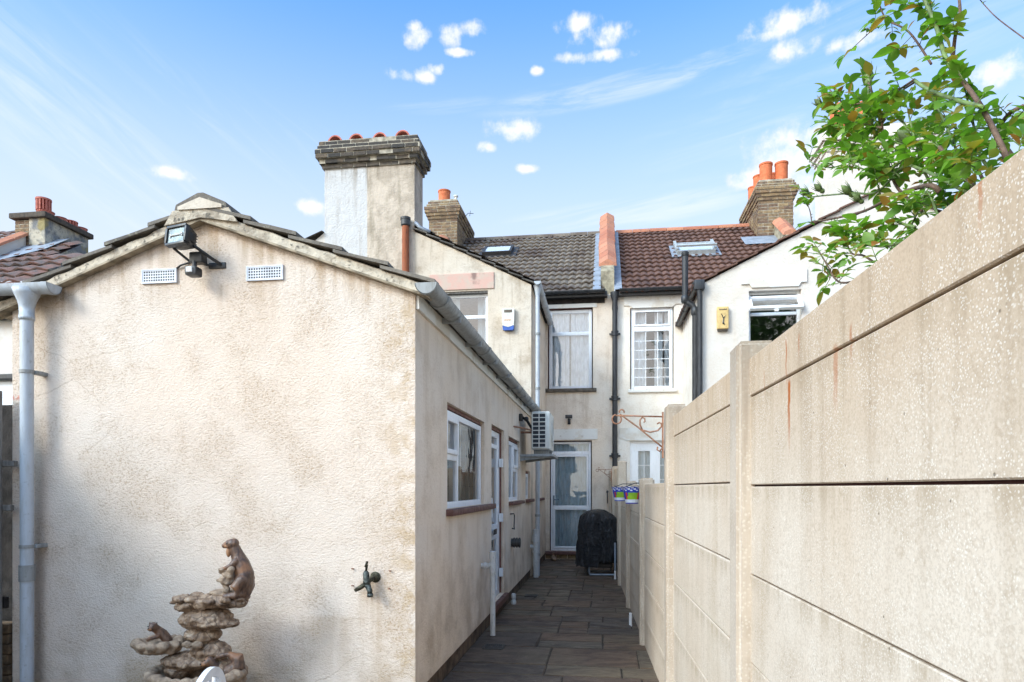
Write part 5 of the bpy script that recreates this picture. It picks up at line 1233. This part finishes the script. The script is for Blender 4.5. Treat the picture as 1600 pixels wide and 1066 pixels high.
m_.add(vs, fs).build('cover', M['cover'], bq, smooth=True)
m_ = MB(); m_.tube([(-.26, 11.12, .5), (-.26, 11.1, .05), (-.24, 11.09, .02), (.14, 11.09, .02), (.17, 11.1, .05), (.17, 11.12, .55)], .02, 10); m_.build('leg_frame', M['steel'], bq, smooth=True); m_ = MB(); m_.tube([(-.3, 11.6, .5), (-.3, 11.6, .02), (.1, 11.6, .02), (.1, 11.6, .5)], .02, 10); m_.build('leg_frame', M['steel'], bq, smooth=True)
m_ = MB(); m_.box(-.36, .13, 11.2, 11.5, .12, .2, 0, .02); m_.box(-.34, -.30, 11.25, 11.29, 0, .4); m_.build('gas_shelf', M['black'], bq)
m_ = MB(); m_.tube([(.05, YM - .05, 1.15), (.05, YM - .12, 1.15), (.05, YM - .12, 1.36)], .01, 6); m_.ball((.05, YM - .13, 1.38), .025); tag(m_.build('wall_hook', M['iron'], smooth=True), 'small dark hook on the back wall above the covered barbecue', 'hook')
m_ = MB(); m_.ball((-1.02, 13.3, .06), (.05, .07, .06)); m_.ball((-.98, 13.2, .04), (.05, .04, .035)); m_.tube([(-1.05, 13.3, .12), (-1.0, 13.25, .17)], .012, 6); tag(m_.build('garden_figure', M['rock'], smooth=True), 'tiny stone figure on the paving in the corner left of the back door', 'ornament')

# hanging baskets brackets
def bracket(px, py_, pz, s, label):
    o = thing('hanging_basket_bracket', (px, py_, pz), label, 'bracket', 'scrolled iron brackets'); m_ = MB()
    def sp(cx_, cz_, r0, r1, a0, a1, n=22): return [(px - (cx_ - (r0 + (r1 - r0) * i / n) * math.cos(a0 + (a1 - a0) * i / n)) * s, py_, pz + (cz_ + (r0 + (r1 - r0) * i / n) * math.sin(a0 + (a1 - a0) * i / n)) * s) for i in range(n + 1)]
    r = .0052 * s
    def L(*p): return [(px - a * s, py_, pz + b_ * s) for a, b_ in p]
    m_.tube(L((0, 0), (.3, .012)), r, 8)
    m_.tube(L((0, -.2), (.06, -.15), (.16, -.065), (.24, -.005), (.275, .02)), r, 8)
    m_.tube(sp(.295, -.012, .03, .03, R(100), R(420)), r, 8)
    m_.tube(sp(.265, .035, .018, .012, R(-20), R(210)), r, 8)
    m_.tube(L((.13, -.085), (.145, -.05), (.145, -.02), (.13, -.003), (.115, -.01), (.113, -.03), (.122, -.035)), r, 8)
    m_.tube(L((.13, -.085), (.08, -.1), (.03, -.09), (0.008, -.065), (.008, -.045), (.022, -.038), (.035, -.047)), r, 8)
    m_.tube(L((0.004, -.205), (.02, -.225), (.035, -.215), (.032, -.195)), r, 8)
    m_.build('scrollwork', M['rust_iron'], o, smooth=True); m_ = MB(); m_.box(px - .004 * s, px + .006 * s, py_ - .012, py_ + .012, pz - .27 * s, pz + .03 * s); m_.build('backplate', M['rust_iron'], o)
bracket(fx(4.4) - .056, 4.42, 1.915, 1.0, 'large rusty scrolled bracket on the fence post nearest behind the tall panels')
bracket(fx(12) - .052, 12.0, 1.78, .85, 'small rusty scrolled bracket far down the fence near the back door')
# printed plant pots hung on the fence
def printed_pot(xc, yc, label):
    o = thing('plant_pot', (xc, yc, 1.3), label, 'plant pot', 'blue printed pots hung on the fence'); m_ = MB(); n = 48; H = .165; zb = 1.30; r0, r1 = .062, .095
    rows = [(0, 0), (.06, 1), (.12, 1), (.25, 2), (.35, 2), (.45, 2), (.55, 2), (.65, 2), (.75, 2), (.82, 3), (.90, 3), (.97, 3), (1, 3)]
    vs = []
    for (t, _) in rows:
        for k in range(n): a = 2 * math.pi * k / n; r = r0 + (r1 - r0) * t + (.006 if t > .96 else 0); vs.append((xc + r * math.cos(a), yc + r * math.sin(a), zb + H * t))
    m_.add(vs, [])
    for i in range(len(rows) - 1):
        for k in range(n):
            t = rows[i][0]; kk = k % 24; c_ = 0
            if t < .06: c_ = 0
            elif t < .25: c_ = 1
            elif t >= .75:
                c_ = 1 if (k + i * 2) % 5 < 2 else 0
            else:
                g0 = 12 - (t - .3) * 18
                if kk in range(6, 19) and t < .60: c_ = 2 if abs(kk - 12) < 7 - (t * 9 - 2) else 0
                if kk in (17, 18, 5, 6) and t < .6: c_ = 3
            m_.f.append([i * n + k, i * n + (k + 1) % n, (i + 1) * n + (k + 1) % n, (i + 1) * n + k]); m_.m.append(c_)
    m_.f.append(list(range(n))[::-1]); m_.m.append(0)
    m_.build('pot', [M['pot_blue'], M['pot_white'], M['pot_green'], M['pot_red']], o); m_ = MB(); m_.lathe([(.085, 1.42), (.08, 1.44)], (xc, yc, 0), 20); m_.build('soil', M['soil'], o)
    m_ = MB(); m_.tube([(xc - .06, yc, 1.465), (xc + .03, yc, 1.50), (fx(yc) + .02, yc, 1.50)], .006, 6); m_.build('hook', M['iron'], o)
printed_pot(fx(6.6) - .09, 6.6, 'nearer blue and green printed plant pot hooked over the fence')
printed_pot(fx(8.0) - .13, 7.9, 'farther blue and green printed plant pot hooked over the fence')
# small green plant behind the low fence
m_ = MB(); rr = random.Random(14)
def leafquad(mb, p, d, n, L, w, mi=0, curl=.15):
    d = d.normalized(); n = (n - d * n.dot(d)).normalized(); s = d.cross(n)
    P0 = p; pts = []
    for t, ww in ((0, .02), (.09, .34), (.2, .7), (.33, .93), (.46, 1), (.6, .9), (.74, .66), (.87, .34), (.95, .13), (1, 0.005)):
        c_ = p + d * (L * t) - n * (curl * L * t * t); pts.append((c_ - s * w * ww + n * w * .28 * ww, c_ + n * 0, c_ + s * w * ww + n * w * .28 * ww))
    vs = [q_ for tri in pts for q_ in tri]; fs = []
    for i in range(9): fs += [[i * 3, i * 3 + 1, i * 3 + 4, i * 3 + 3], [i * 3 + 1, i * 3 + 2, i * 3 + 5, i * 3 + 4]]
    mb.add(vs, fs, mi)
for k in range(60):
    p = Vector((.85 + rr.gauss(0, .06), 6.2 + rr.gauss(0, .08), 1.40 + rr.uniform(-.1, .12))); leafquad(m_, p, Vector((rr.gauss(0, 1), rr.gauss(0, 1), rr.gauss(.4, .6))), Vector((0, 0, 1)), .06, .02)
sb = thing('small_shrub', (.85, 6.2, 0), 'small green plant just showing above the low fence panel', 'plant'); m_.build('foliage', M['leaf'], sb, smooth=True)
m_ = MB(); m_.tube([(.85, 6.2, -.07), (.86, 6.2, .7), (.85, 6.2, 1.4)], [.02, .012, .006], 6); m_.build('stem', M['cane_brown'], sb)

# =================================================================== ROCK FOUNTAIN WITH OTTERS
ft = thing('garden_fountain', (-2.3, 3.72, 0), 'tiered cast-stone rock fountain with three otters against the front wall', 'fountain')
FY = 3.74
def px2(px, py, Y=FY):
    X = on_y(px, Y); d = -X * SA + Y * CA; return X, EYE + (HZ - py) * d / FPX
def remesh(o, vox, disp=None, smooth=4):
    m = o.modifiers.new('r', 'REMESH'); m.mode = 'VOXEL'; m.voxel_size = vox; m.use_smooth_shade = True
    if smooth: s = o.modifiers.new('s', 'SMOOTH'); s.factor = .5; s.iterations = smooth
    if disp:
        t = bpy.data.textures.new('rk', 'CLOUDS' if disp[2] != 'V' else 'VORONOI'); t.noise_scale = disp[1]
        d = o.modifiers.new('d', 'DISPLACE'); d.texture = t; d.strength = disp[0]; d.mid_level = .5; d.texture_coords = 'OBJECT' if False else 'LOCAL'
rr = random.Random(77)
def lumps(mb, px0, px1, py0, py1, n, r, Y=FY, dy=.09, flat=.6):
    for k in range(n):
        X, Z = px2(px0 + (px1 - px0) * (k + .5) / n + rr.uniform(-3, 3), rr.uniform(py0, py1), Y)
        mb.ball((X, Y + rr.uniform(-dy, dy), Z), (r * rr.uniform(.8, 1.25), r * rr.uniform(.8, 1.1), r * flat * rr.uniform(.75, 1.2)), 0, 12)
def stone_rim(mb, cx_, cy_, cz, rx, ry, n, r, a0=0, a1=360, rz=.75):
    for k in range(n):
        a = R(a0 + (a1 - a0) * (k + .5) / n); mb.ball((cx_ + rx * math.cos(a), cy_ + ry * math.sin(a), cz + rr.uniform(-.006, .006)), (r * rr.uniform(.95, 1.35), r * rr.uniform(.8, 1), r * rz * rr.uniform(.85, 1.15)), 0, 12)
def slabby(mb, pxa, pxb, pya, pyb, depth=.1, Y=FY, tilt=0):
    Xa, Za = px2(pxa, pya, Y); Xb, Zb = px2(pxb, pyb, Y); mb.ball(((Xa + Xb) / 2, Y, (Za + Zb) / 2), (abs(Xb - Xa) / 2, depth, abs(Zb - Za) / 2), 0, 18, Matrix.Rotation(tilt, 3, 'Y'))
# column of strata
m_ = MB()
slabby(m_, 282, 362, 948, 985, .12, tilt=R(-4)); slabby(m_, 286, 372, 962, 982, .12, tilt=R(2)); slabby(m_, 290, 345, 980, 1004, .10); slabby(m_, 300, 360, 1000, 1035, .09)
slabby(m_, 276, 330, 930, 955, .1, tilt=R(-14)); slabby(m_, 318, 386, 926, 950, .11, tilt=R(6)); slabby(m_, 255, 335, 1018, 1046, .12); slabby(m_, 262, 300, 1030, 1060, .1); slabby(m_, 330, 372, 1030, 1062, .1)
slabby(m_, 240, 380, 1060, 1200, .16); slabby(m_, 225, 395, 1180, 1330, .2)
o = m_.build('rock_column', M['rock'], ft); remesh(o, .006, (.020, .035, 'V'), 2)
# top bowl
m_ = MB(); X, Z = px2(330, 934); stone_rim(m_, X, FY, Z, .205, .12, 12, .036, rz=.55); m_.ball((X, FY, Z - .03), (.19, .11, .03)); X2, Z2 = px2(283, 938); m_.ball((X2, FY, Z2), (.07, .06, .018), 0, 12, Matrix.Rotation(R(-15), 3, 'Y')); X2, Z2 = px2(330, 940); m_.ball((X2, FY - .1, Z2), (.05, .04, .035)); 
slabby(m_, 330, 385, 922, 932, .08)
o = m_.build('upper_bowl', M['rock'], ft); remesh(o, .006, (.016, .03, 'C'), 2)
# mid left bowl
m_ = MB(); X, Z = px2(252, 1003); stone_rim(m_, X, FY - .03, Z, .125, .10, 12, .034, 0, 360, .95); stone_rim(m_, X, FY - .03, Z - .03, .10, .08, 10, .032, 0, 360, .8); m_.ball((X, FY - .03, Z - .03), (.11, .09, .04))
X2, Z2 = px2(316, 1003); stone_rim(m_, X2, FY - .06, Z2, .045, .05, 4, .03)
o = m_.build('middle_bowl', M['rock_pale'], ft); remesh(o, .006, (.012, .03, 'C'), 1)
# bottom bowl
m_ = MB(); X, Z = px2(307, 1052, FY - .06); stone_rim(m_, X, FY - .06, Z, .27, .2, 26, .036, 0, 360, .85); stone_rim(m_, X, FY - .06, Z - .05, .25, .18, 20, .04, 0, 360, .9); m_.lathe([(.1, 0), (.22, .08), (.24, .12), (.2, .13)], (X, FY - .06, Z - .2), 24)
o = m_.build('lower_bowl', M['rock_pale'], ft); remesh(o, .007, (.012, .03, 'C'), 1)
def otter(parent, name, parts, faceparts, eyes, label):
    m_ = MB()
    for pth, rs in parts: m_.tube(pth, rs, 12); [m_.ball(p, r_ if isinstance(r_, (int, float)) else r_[0], 0, 12) for p, r_ in ((pth[0], rs[0]), (pth[-1], rs[-1]))]
    o = m_.build(name, M['otter'], parent); remesh(o, .0042, None, 3); o['label'] = label
    for (c_, r_, mt) in faceparts:
        f = MB(); f.ball(c_, r_, 0, 14); f.build(mt[0], M[mt[1]], o, smooth=True)
    return o
def P3(px, py, dy=0):
    X, Z = px2(px, py, FY); return (X, FY + dy, Z)
# standing otter, facing left, paws held before its chest
body = [([P3(379, 925, .0), P3(381, 912, .0), P3(381, 897, .0), P3(377, 880, -.005), P3(372, 866, -.01), P3(368, 855, -.015), P3(366, 850, -.02)], [.052, .062, .06, .050, .038, .033, .031]),
        ([P3(368, 849, -.02), P3(361, 850, -.03), P3(356, 852, -.035)], [.033, .028, .017]),
        ([P3(375, 876, -.045), P3(368, 884, -.06), P3(359, 887, -.06)], [.022, .018, .012]), ([P3(372, 876, .03), P3(363, 884, .01), P3(358, 886, -.01)], [.02, .016, .011]),
        ([P3(384, 905, -.045), P3(377, 916, -.065), P3(380, 926, -.06), P3(362, 928, -.08)], [.036, .032, .02, .013]), ([P3(384, 905, .04), P3(374, 920, .04), P3(362, 928, .02)], [.034, .028, .013]),
        ([P3(388, 915, .03), P3(388, 925, .0), P3(376, 929, -.07), P3(364, 929, -.09)], [.025, .024, .018, .008]),
        ([P3(371.5, 848, -.042), P3(372.5, 847, -.042)], [.006, .006])]
def P3v(px, py, dy): return Vector(P3(px, py, dy))
otter(ft, 'otter_figure', body, [(P3(361, 852.5, -.043), (.018, .014, .013), ('muzzle', 'otter_face')), (P3(362, 862, -.034), (.014, .014, .03), ('throat', 'otter_face')), (P3(354, 851, -.042), (.006, .006, .005), ('nose', 'black')), (P3(362.5, 848, -.054), .0045, ('eye', 'black'))], None, 'upright otter on the topmost bowl, facing left')
m_ = MB(); lumps(m_, 351, 362, 888, 925, 7, .022, FY - .06, .015, 1.2)
for k in range(9): X, Z = px2(rr.uniform(350, 364), 888 + k * 4.2); m_.ball((X, FY - .06 + rr.uniform(-.01, .01), Z), (.02, .018, .012))
slabby(m_, 328, 384, 920, 931, .075)
o = m_.build('log_rest', M['rock_pale'], ft); remesh(o, .005, (.012, .02, 'C'), 1)
# small otter peeping over the middle bowl
pk_ = [([P3(262, 1000, .0), P3(256, 990, -.01), P3(250, 982, -.03), P3(248, 977, -.05)], [.03, .03, .026, .027]), ([P3(248, 976, -.05), P3(248, 979, -.075)], [.026, .016]), ([P3(255, 992, -.05), P3(246, 994, -.09)], [.014, .01]), ([P3(243, 971.5, -.05), P3(242.5, 971, -.05)], [.006, .006]), ([P3(253, 971.5, -.05), P3(253.5, 971, -.05)], [.006, .006])]
otter(ft, 'otter_figure', pk_, [(P3(248, 979, -.083), (.014, .01, .009), ('muzzle', 'otter_face')), (P3(248, 977.5, -.093), .004, ('nose', 'black')), (P3(244, 975, -.075), .004, ('eye', 'black')), (P3(252, 975, -.075), .004, ('eye', 'black'))], None, 'small otter head peeping over the left bowl')
# third otter curled on the lower right
cr_ = [([P3(345, 1052, -.05), P3(356, 1050, -.05), P3(368, 1046, -.04), P3(376, 1038, -.03), P3(375, 1026, -.03), P3(366, 1020, -.05)], [.03, .042, .05, .048, .04, .02]),
       ([P3(352, 1046, -.06), P3(345, 1034, -.08), P3(341, 1027, -.09)], [.034, .028, .03]), ([P3(342, 1027, -.09), P3(337, 1030, -.12)], [.027, .016]), ([P3(350, 1022, -.07), P3(358, 1020, -.06), P3(366, 1019, -.05)], [.012, .016, .014])]
otter(ft, 'otter_figure', cr_, [(P3(337, 1030, -.125), (.016, .012, .012), ('muzzle', 'otter_face')), (P3(334.5, 1029, -.137), .005, ('nose', 'black')), (P3(338, 1024.5, -.118), .0045, ('eye', 'black'))], None, 'dark otter curled up on the lower right of the fountain')

# white ornate garden chair, only the top of its back shows
cc = thing('garden_chair', (-1.25, 1.85, 0), 'white ornate cast metal garden chair, top of its back showing before the fountain', 'chair')
bc = Vector((-1.325, 2.0, 0)); th = R(100); bu = Vector((math.cos(th), math.sin(th), 0)); bn = Vector((-bu.y, bu.x, 0))
def CP(u, z, d=0): return tuple(bc + bu * u + Vector((0, 0, z)) + bn * (d + (z - .42) * -.12))
zt_ = .865
def arc(w, zb, zt2, n=28): return [(w * math.sin(-math.pi / 2 + math.pi * i / n), zb + (zt2 - zb) * math.cos(-math.pi / 2 + math.pi * i / n)) for i in range(n + 1)]
m_ = MB(); oa, ia = arc(.21, .52, zt_), arc(.185, .52, zt_ - .03)
ring_ = [(-.21, .43)] + oa + [(.21, .43), (.185, .43)] + ia[::-1] + [(-.185, .43)]
n = len(oa) + 1
for i in range(len(oa) - 1):
    m_.prism([oa[i], oa[i + 1], ia[i + 1], ia[i]], -.009, .009, lambda u, v, d: CP(u, v, d))
for s_ in (-1, 1): m_.prism([(s_ * .21, .43), (s_ * .21, .52), (s_ * .185, .52), (s_ * .185, .43)], -.009, .009, lambda u, v, d: CP(u, v, d))
m_.build('back_rim', M['metal_white'], cc)
m_ = MB()          # openwork of leaf scrolls
def disc_strip(pts, w): 
    m_.tube([CP(u, v) for u, v in pts], w, 8)
for k in range(-3, 4):
    u = k * .052; ztop = .52 + (zt_ - .03 - .52) * math.sqrt(max(0, 1 - (u / .185) ** 2)); disc_strip([(u * .5, .45), (u * .85, .56), (u, ztop)], .008)
for r_, zc in ((.05, .60), (.045, .72)):
    for s_ in (-1, 1): disc_strip([(s_ * (.06 + r_ * math.cos(a * .35)), zc + r_ * math.sin(a * .35)) for a in range(15)], .008)
for k in range(9):
    a = math.pi * (k + .5) / 9; disc_strip([(.10 * math.cos(a), .56 + .14 * math.sin(a)), (.165 * math.cos(a), .56 + .22 * math.sin(a))], .014)
disc_strip([(.10 * math.cos(math.pi * k / 12), .56 + .14 * math.sin(math.pi * k / 12)) for k in range(13)], .009)
m_.build('back_openwork', M['metal_white'], cc, smooth=True)
m_ = MB(); sc_ = bc + bn * -.2
m_.lathe([(.19, .415), (.21, .42), (.21, .435), (.19, .44)], (sc_.x, sc_.y, 0), 28); m_.build('seat', M['metal_white'], cc, ang=40)
for (du, dn) in ((-.16, -.05), (.16, -.05), (-.15, -.34), (.15, -.34)):
    p = bc + bu * du + bn * dn; q_ = bc + bu * du * 1.25 + bn * (dn + (-.05 if dn < -.2 else .05)); m_ = MB(); m_.tube([(p.x, p.y, .42), ((p.x * .6 + q_.x * .4), (p.y * .6 + q_.y * .4), .22), (q_.x, q_.y, 0)], [.014, .011, .016], 10); m_.build('leg', M['metal_white'], cc, smooth=True)

# =================================================================== ROSE
rose = thing('climbing_rose', (.95, 1.6, 0), 'climbing rose with glossy leaves and green buds arching over the top of the concrete fence', 'rose')
def RP(px, py, X):                       # a point of the vertical plane x = X behind the fence
    k = (px - 800) / FPX; Y = (X * CA + k * X * SA) / (k * CA - SA); d = -X * SA + Y * CA; return Vector((X, Y, EYE + (HZ - py) * d / FPX))
rr = random.Random(123)
def spline(pts, n=7):
    out = []
    for i in range(len(pts) - 1):
        p0 = pts[max(i - 1, 0)]; p1 = pts[i]; p2 = pts[i + 1]; p3 = pts[min(i + 2, len(pts) - 1)]
        for k in range(n):
            t = k / n; out.append(.5 * ((2 * p1) + (p2 - p0) * t + (2 * p0 - 5 * p1 + 4 * p2 - p3) * t * t + (-p0 + 3 * p1 - 3 * p2 + p3) * t ** 3))
    out.append(pts[-1]); return out
canes = MB(); leaves = MB()
STEMS = [  # (pixel polyline), X, r0, r1, kind, leaf density
    ([(1592, 300), (1570, 240), (1535, 170), (1498, 118)], .80, .0065, .0045, 'brown', .5),
    ([(1498, 118), (1478, 92), (1462, 40), (1440, -10)], .80, .006, .004, 'green', .5),
    ([(1488, 105), (1492, 60), (1500, 20), (1496, -20)], .82, .0045, .003, 'brown', .6),
    ([(1535, 168), (1490, 155), (1450, 140), (1428, 125)], .78, .005, .004, 'green', .7),
    ([(1428, 125), (1395, 145), (1352, 160), (1320, 165)], .77, .003, .002, 'brown', .2),
    ([(1430, 128), (1400, 150), (1395, 175), (1350, 185)], .79, .003, .0015, 'brown', .15),
    ([(1455, 100), (1420, 50), (1385, 30), (1372, 0)], .84, .003, .002, 'brown', .7),
    ([(1500, 45), (1470, 30), (1440, 15), (1405, 5)], .83, .003, .002, 'green', .9),
    ([(1372, 42), (1360, 50), (1338, 70)], .83, .002, .001, 'brown', .2),
    ([(1570, 330), (1530, 300), (1500, 270), (1468, 230)], .74, .006, .004, 'brown', .8),
    ([(1468, 300), (1450, 290), (1400, 305), (1350, 330), (1300, 342), (1268, 347)], .72, .006, .0025, 'brown', .08),
    ([(1510, 300), (1440, 265), (1410, 262), (1370, 300), (1330, 302), (1285, 306), (1266, 308)], .74, .004, .002, 'green', .12),
    ([(1440, 330), (1400, 290), (1385, 240), (1375, 180), (1357, 130)], .76, .004, .003, 'brown', .45),
    ([(1356, 175), (1357, 155), (1357, 132)], .76, .003, .003, 'green', 0),
    ([(1380, 240), (1350, 225), (1320, 205), (1300, 195)], .76, .003, .002, 'green', .9),
    ([(1378, 200), (1340, 190), (1320, 165), (1296, 140)], .77, .003, .002, 'brown', 1.0),
    ([(1390, 260), (1340, 250), (1300, 262), (1270, 255), (1262, 245)], .73, .0025, .0015, 'green', .3),
    ([(1430, 355), (1400, 345), (1380, 320), (1372, 290)], .72, .0035, .0025, 'green', .3),
    ([(1425, 375), (1380, 385), (1340, 380), (1320, 372)], .66, .0035, .002, 'green', .9),
    ([(1400, 400), (1345, 435), (1310, 440), (1290, 410), (1275, 385)], .63, .003, .002, 'brown', .9),
    ([(1380, 420), (1350, 400), (1330, 395), (1318, 365)], .65, .003, .002, 'brown', .7),
    ([(1585, 250), (1560, 210), (1575, 180), (1600, 165)], .88, .006, .004, 'brown', .9),
    ([(1600, 215), (1570, 205), (1530, 200), (1490, 205)], .86, .004, .002, 'green', .9),
    ([(1520, 310), (1500, 250), (1480, 200), (1460, 160)], .84, .004, .002, 'green', 1.0),
    ([(1490, 330), (1450, 280), (1430, 220), (1420, 180)], .80, .004, .002, 'green', 1.0),
    ([(1540, 290), (1500, 210), (1470, 180), (1440, 190)], .90, .004, .002, 'brown', 1.0),
    ([(1470, 350), (1450, 300), (1440, 320), (1425, 350)], .76, .003, .002, 'green', .9),
    ([(1560, 280), (1530, 240), (1520, 190), (1510, 150)], .82, .004, .002, 'green', .9),
    ([(1440, 210), (1410, 225), (1385, 215), (1370, 205)], .78, .003, .002, 'green', 1.0),
    ([(1420, 240), (1395, 262), (1360, 268), (1330, 255)], .74, .003, .002, 'green', .9),
    ([(1268, 345), (1264, 325), (1250, 298), (1240, 285)], .72, .002, .001, 'brown', 0),
    ([(1265, 320), (1255, 318), (1246, 310)], .72, .001, .0008, 'brown', 0),
    ([(1350, 330), (1320, 345), (1300, 352), (1290, 370)], .72, .002, .0008, 'brown', 0),
    ([(1600, 60), (1560, 30), (1540, 10), (1525, -8)], .8, .0012, .0008, 'brown', 0),
    ([(1600, 260), (1660, 180), (1700, 60)], .85, .006, .003, 'green', 0),
    ([(1340, 250), (1325, 225), (1310, 235)], .75, .002, .0015, 'green', 1.6), ([(1420, 200), (1390, 180), (1370, 205)], .78, .002, .0015, 'green', 1.5), ([(1405, 275), (1370, 250), (1345, 240)], .75, .002, .0015, 'green', 1.5), ([(1370, 190), (1330, 175), (1310, 190)], .77, .002, .0015, 'green', 1.5), ([(1460, 250), (1430, 240), (1400, 260)], .78, .002, .0015, 'green', 1.5), ([(1400, 390), (1370, 370), (1340, 362)], .68, .002, .0015, 'green', 1.4)]
def compound(base, d, side, size, n=5):
    """a rose leaf: leaflets in pairs with one at the tip"""
    size *= 1.1 * min(1, base.y / 2.3) ** .6; d = d.normalized(); tip = base + d * size * 1.3
    canes2.tube([base, base + d * size * .7, tip], [.0012, .001, .0007], 5)
    nrm = (Vector((rr.gauss(0, .45), rr.gauss(-.15, .45), 1))).normalized()
    s = d.cross(nrm).normalized()
    leafquad(leaves, tip, d + Vector((0, 0, -.15)), nrm, size * rr.uniform(.95, 1.25), size * .33, 0, rr.uniform(.05, .35))
    for j in range(n // 2):
        q_ = base + d * size * (1.12 - .55 * j)
        for sd in (-1, 1):
            leafquad(leaves, q_, d * .55 + s * sd + Vector((0, 0, rr.uniform(-.3, .2))), nrm + s * rr.uniform(-.3, .3), size * rr.uniform(.75, 1.0) * (1 - .15 * j), size * rr.uniform(.25, .31), 0, rr.uniform(0, .35))
canes2 = MB(); cg = MB()
for (pl, X, r0, r1, kind, dens) in STEMS:
    pts = spline([RP(px, py, X + rr.uniform(-.015, .015)) for px, py in pl]); n = len(pts)
    (canes if kind == 'brown' else cg).tube(pts, [r0 + (r1 - r0) * i / (n - 1) for i in range(n)], 8)
    L = sum((pts[i + 1] - pts[i]).length for i in range(n - 1)); cnt = int(L * 36 * dens + rr.random())
    for k in range(cnt):
        i = int(rr.uniform(.05, .98) * (n - 1)); t = (pts[min(i + 1, n - 1)] - pts[i]).normalized()
        d = Vector((rr.gauss(-.25, .7), rr.gauss(-.05, .7), rr.gauss(.15, .6))) + t * .5
        compound(pts[i], d, 0, rr.uniform(.024, .046) * (1.0 if rr.random() < .7 else .7), rr.choice((3, 5, 5)))
    if dens > 0: compound(pts[-1], (pts[-1] - pts[-3]), 0, .045, 5)
    # thorns
    for k in range(int(L * 14)):
        i = rr.randrange(n - 1); a = Vector((rr.gauss(0, 1), rr.gauss(0, 1), rr.gauss(0, 1))).normalized(); canes2.tube([pts[i], pts[i] + a * (.006 + r0)], [.0016, .0003], 4)
# lower tangle that grips the fence top
for k in range(34):
    px = rr.uniform(1420, 1600); ytop = 480 - .776 * (px - 1274); py = ytop - abs(rr.gauss(30, 40)) + 6; p = RP(px, py, rr.uniform(.66, .86)); compound(p, Vector((rr.gauss(-.2, .7), rr.gauss(0, .7), rr.gauss(.2, .5))), 0, rr.uniform(.032, .058))
canes.build('woody_cane', M['cane_brown'], rose, smooth=True); cg.build('green_cane', M['cane_green'], rose, smooth=True)
leaves.add(canes2.v, canes2.f, 1).build('foliage', [M['leaf'], M['cane_green']], rose, smooth=True)
for (px, py, X, s) in ((1357, 128, .76, 1.15), (1264, 305, .74, 1), (1284, 298, .74, .9), (1330, 303, .74, 1), (1284, 165, .77, .9), (1345, 314, .73, .8), (1424, 222, .78, 1.2)):
    p = RP(px, py, X); m_ = MB(); ax = Vector((-.5, -.1, .4)).normalized() if px != 1357 else Vector((0, 0, 1)); Mq = ax.to_track_quat('Z', 'Y').to_matrix()
    m_.lathe([(.004, -.012), (.0085, -.006), (.009, .0), (.0075, .005), (.011, .010), (.0115, .018), (.007, .030), (.001, .040)], p, 12, 0, Mq * s)
    for k in range(4): a = k * 1.57; m_.tube([p + Mq @ Vector((.008 * math.cos(a), .008 * math.sin(a), .006)) * s, p + Mq @ Vector((.016 * math.cos(a), .016 * math.sin(a), .02)) * s, p + Mq @ Vector((.02 * math.cos(a), .02 * math.sin(a), .04)) * s], [.0025, .0016, .0004], 5)
    m_.build('rose_bud', M['cane_green'], rose, smooth=True)
# roots of the canes behind the fence
m_ = MB(); 
for q_ in ((1592, 300), (1570, 330), (1585, 250)):
    a = RP(q_[0], q_[1], .82); m_.tube([(1.0, a.y - .1, -.07), (.95, a.y - .05, .9), tuple(a)], [.016, .013, .008], 8)
m_.build('main_stem', M['cane_brown'], rose, smooth=True)

# tree in the garden behind the camera (seen only as reflections in the panes)
tr = thing('garden_tree', (7.5, -9, 0), 'leafy tree standing in the garden beyond the fence, mirrored in the upstairs panes', 'tree')
m_ = MB(); m_.tube([(7.5, -9, -.07), (7.4, -9.1, 3), (7.6, -9, 6)], [.25, .18, .1], 12); rr = random.Random(31); ends = []
for k in range(12):
    a = rr.uniform(0, 6.28); e = Vector((7.5 + 2.6 * math.cos(a), -9 + 2.6 * math.sin(a), rr.uniform(4.5, 10))); st = Vector((7.5, -9, rr.uniform(2.6, 5.6))); m_.tube([st, (st + e) / 2 + Vector((0, 0, .4)), e], [.09, .05, .015], 6); ends.append(e); ends[-1].z += 2.0
m_.build('trunk', M['bark'], tr); m_ = MB()
for k in range(8000):
    e = rr.choice(ends); p = e + Vector((rr.gauss(0, .75), rr.gauss(0, .75), rr.gauss(0, .7))); leafquad(m_, p, Vector((rr.gauss(0, 1), rr.gauss(0, 1), rr.gauss(0, 1))), Vector((rr.gauss(0, 1), rr.gauss(0, 1), 1)), .2, .07)
m_.build('crown', M['tree_leaf'], tr, smooth=True)
